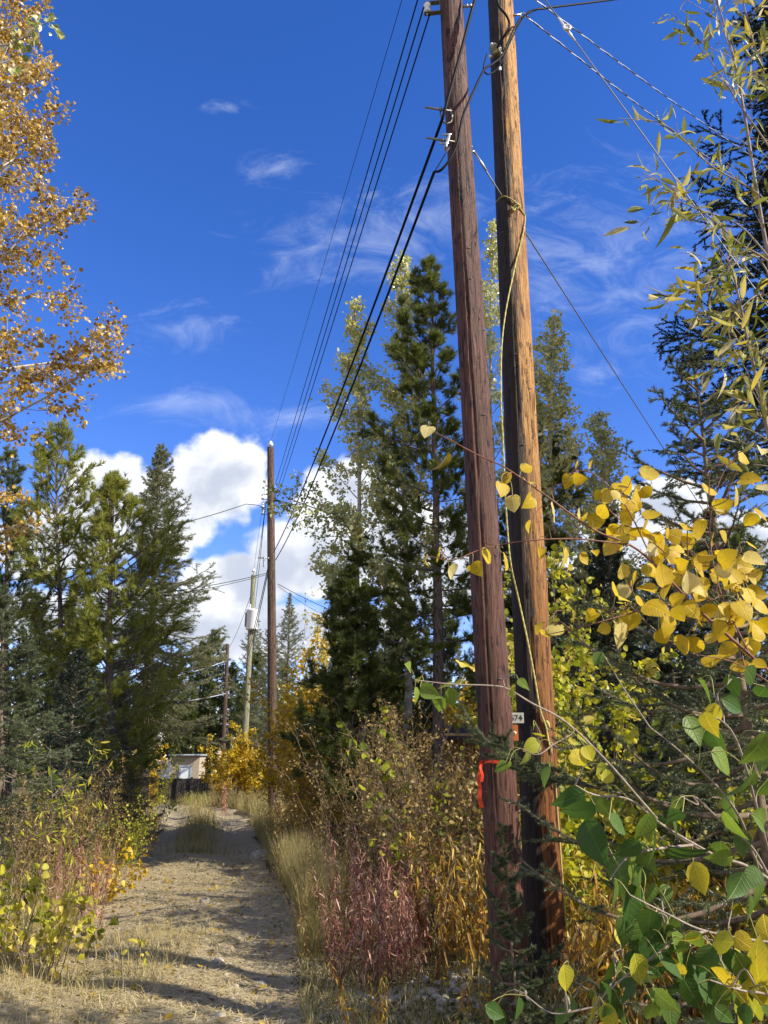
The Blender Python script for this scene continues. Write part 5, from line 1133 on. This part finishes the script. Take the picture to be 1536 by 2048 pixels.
def clumpy(P, keep, sc=2.2):
    x, y = P[:, 0], P[:, 1]; f = .5 + .5 * np.sin(x * sc + 1.3 * np.sin(y * sc * .8)) * np.sin(y * sc * 1.1 + np.sin(x * sc * .7)); return P[rng.random(len(P)) < keep + (1 - keep) * f]


def grass(mb, P, L0, L1, w0, tint, tsd=.18, lean=.35, curve=.9):
    n = len(P)
    if n: blades(mb, P, rng.uniform(L0, L1, n), w0 * rng.uniform(.6, 1.3, n), np.abs(rng.normal(0, lean, n)), rng.normal(tint, tsd, n), curve)


gm = MB()
edge = lambda side, a, b: (lambda y, n: pc(y) + side * (1.34 + (.4 if side < 0 else -.30) * sst(y, 9.5, 5) + a + (b - a) * rng.random(n) ** 1.3))
grass(gm, clumpy(scatter(11000, edge(1, -.12, .8), 7.4, 22), .35), .12, .44, .0055, .62, .16, .25, .7)
grass(gm, clumpy(scatter(3000, edge(1, -.12, .8), 4.8, 7.6, 1), .2, 2.6), .05, .22, .005, .55, .2, .45, .9)
grass(gm, clumpy(scatter(7000, edge(1, -.1, .3), 8, 12, 1), .3), .4, .8, .0045, .70, .14, .16, .5)
grass(gm, clumpy(scatter(9000, edge(-1, -.1, 1.2), 6.5, 24), .3), .15, .5, .006, .6, .18, .3, .8)
grass(gm, clumpy(scatter(4200, edge(1, .2, 2.6), 5.0, 9), .15), .07, .28, .006, .42, .22, .4, .9)
grass(gm, clumpy(scatter(8000, lambda y, n: pc(y) + rng.normal(0, .26, n), 14.5, 34), .1, 1.9), .10, .34, .007, .48, .2, .3, .7)
grass(gm, clumpy(scatter(17000, lambda y, n: rng.uniform(-6.5, -1.6, n), 3.5, 8.2, 1), .12, 1.6), .08, .28, .0045, .66, .18, .6, 1.2)
grass(gm, clumpy(scatter(2600, lambda y, n: pc(y) + rng.uniform(-1.6, 1.7, n), 4.6, 12, 1.2), .05, 3), .04, .15, .003, .72, .18, .7, 1.0)
grass(gm, clumpy(scatter(14000, lambda y, n: rng.uniform(.6, 7, n), 3.5, 12, 1.2), .3), .15, .5, .007, .45, .2, .4, .9)
grass(gm, clumpy(scatter(14000, lambda y, n: pc(y) + 1.5 + 4 * rng.random(n) ** 1.5, 18, 36, 1), .4), .2, .7, .012, .5, .2, .3, .7)
grass(gm, clumpy(scatter(12000, lambda y, n: pc(y) - 1.5 - 5 * rng.random(n) ** 1.5, 10, 36, 1), .4), .2, .6, .012, .4, .2, .3, .7)
stuff('grass', gm, M['grass'])

sm = MB()
def straw(P, L0, L1, w0, tint):
    P = P[rng.random(len(P)) > .62 * np.exp(-((np.abs(P[:, 0] - pc(P[:, 1])) - .75) / .3) ** 2)]; n = len(P); blades(sm, P + Z * (.018 + .014 * rng.random(n))[:, None], rng.uniform(L0, L1, n), w0 * rng.uniform(.6, 1.4, n), rng.normal(1.52, .10, n), rng.normal(tint, .22, n), .12)
straw(clumpy(scatter(62000, lambda y, n: pc(y) + rng.uniform(-1.8, 1.5, n), 4.2, 15, 1.5), .4, 1.7), .05, .20, .005, .58)
straw(clumpy(scatter(9000, lambda y, n: rng.uniform(-6, 1, n), 3.6, 9, 1), .4), .05, .2, .0045, .6)
straw(clumpy(scatter(9000, lambda y, n: pc(y) + rng.uniform(-1.9, 1.9, n), 12, 34, 1), .4, 1.1), .08, .3, .008, .6)
stuff('straw_litter', sm, M['straw'])

ph = (1 + 5 ** .5) / 2; IV = nz(np.array([(-1, ph, 0), (1, ph, 0), (-1, -ph, 0), (1, -ph, 0), (0, -1, ph), (0, 1, ph), (0, -1, -ph), (0, 1, -ph), (ph, 0, -1), (ph, 0, 1), (-ph, 0, -1), (-ph, 0, 1)], float))
IF = np.array([(0, 11, 5), (0, 5, 1), (0, 1, 7), (0, 7, 10), (0, 10, 11), (1, 5, 9), (5, 11, 4), (11, 10, 2), (10, 7, 6), (7, 1, 8), (3, 9, 4), (3, 4, 2), (3, 2, 6), (3, 6, 8), (3, 8, 9), (4, 9, 5), (2, 4, 11), (6, 2, 10), (8, 6, 7), (9, 8, 1)])
def stones(mb, P, s0, s1, pw=3.):
    n = len(P); s = s0 + (s1 - s0) * rng.random(n) ** pw; A = rng.normal(size=(n, 3)); Q = IV[None] * (1 + .22 * rng.normal(size=(n, 12, 1))) * np.stack([s * rng.uniform(.7, 1.3, n), s * rng.uniform(.7, 1.3, n), s * rng.uniform(.45, .8, n)], -1)[:, None]
    c, s_ = np.cos(A[:, 0] * 3), np.sin(A[:, 0] * 3); Q = np.stack([Q[..., 0] * c[:, None] - Q[..., 1] * s_[:, None], Q[..., 0] * s_[:, None] + Q[..., 1] * c[:, None], Q[..., 2]], -1)
    mb.add(P[:, None] + Q + Z * (s * .25)[:, None, None], (IF[None] + (np.arange(n) * 12)[:, None, None]).reshape(-1, 3))
km = MB(); stones(km, scatter(2600, lambda y, n: pc(y) + .5 + rng.normal(0, .8, n), 4.6, 11, 1.4), .004, .035, 4); stones(km, scatter(1300, lambda y, n: pc(y) + rng.normal(0, 1.0, n), 4.8, 20, 1.2), .004, .03, 4); stones(km, scatter(700, lambda y, n: rng.uniform(-.3, 1.2, n), 5, 6.6, 1), .008, .05, 2.5)
stuff('gravel', km, M['stone'])
fm = MB(); P = np.concatenate([scatter(380, lambda y, n: pc(y) + rng.normal(0, 1.7, n), 4.4, 14, 1.3), scatter(1500, lambda y, n: rng.uniform(.3, 5, n), 3.8, 9, 1.2), scatter(700, lambda y, n: pc(y) - 1.2 - 3 * rng.random(n), 4.5, 12, 1.2)])
d = rng.normal(size=P.shape) * [1, 1, .15]; put(fm, ROUND, P + Z * .03, d, rng.normal(size=P.shape) * .35 + Z, rng.uniform(.03, .055, len(P)), rng.random(len(P))); stuff('fallen_leaves', fm, M['gold'])
bm_ = MB(); P = np.concatenate([scatter(2600, lambda y, n: pc(y) + rng.choice([-1, 1], n) * (1.35 + .5 * rng.normal(size=n)), 4.2, 16, 1.3), scatter(1800, lambda y, n: pc(y) + rng.uniform(-1.4, 1.4, n), 4.2, 14, 1.3), scatter(1800, lambda y, n: rng.uniform(.2, 5, n), 3.8, 9, 1.2)])
d = rng.normal(size=P.shape) * [1, 1, .25]; put(bm_, OVATE + WEED, P + Z * .022, d, rng.normal(size=P.shape) * .5 + Z, rng.uniform(.025, .06, len(P)), rng.random(len(P))); stuff('leaf_litter', bm_, M['brown'])
for lb, px, py_s, Y, s in (('flat pale stone lying at the right edge of the far path', 520, 1705, 14.2, .20), ('round tan stone in the middle of the path', 411, 1800, 9.9, .075), ('white stone on the near path', 228, 1880, 7.3, .07), ('pale pebble stone near the path middle', 437, 1899, 7.2, .06), ('grey stone beside the shadow on the path', 524, 1942, 6.7, .055), ('grey stone by the bottom of the picture', 438, 2027, 5.8, .05), ('dark stone at the foot of the red weeds', 775, 1960, 6.2, .06)):
    c = gp(px, Y); m = MB(); import bmesh
    bm = bmesh.new(); bmesh.ops.create_icosphere(bm, subdivisions=3, radius=1)
    V = np.array([v.co[:] for v in bm.verts]); F = np.array([[v.index for v in f.verts] for f in bm.faces]); bm.free(); fr = rng.normal(size=(5, 3)); V = V * (1 + .10 * sum(np.sin(V @ (f * 2.2) + i) for i, f in enumerate(fr)) / 2)[:, None] * np.array([1, .8, .55])
    m.add(V * s + np.array([0, 0, s * .25]), F); o = link('stone', m.mesh('stone', M['stone']), None, c); o.rotation_euler = (0, 0, rng.uniform(0, 6)); tag(o, lb, 'stone', 'stones on the path')
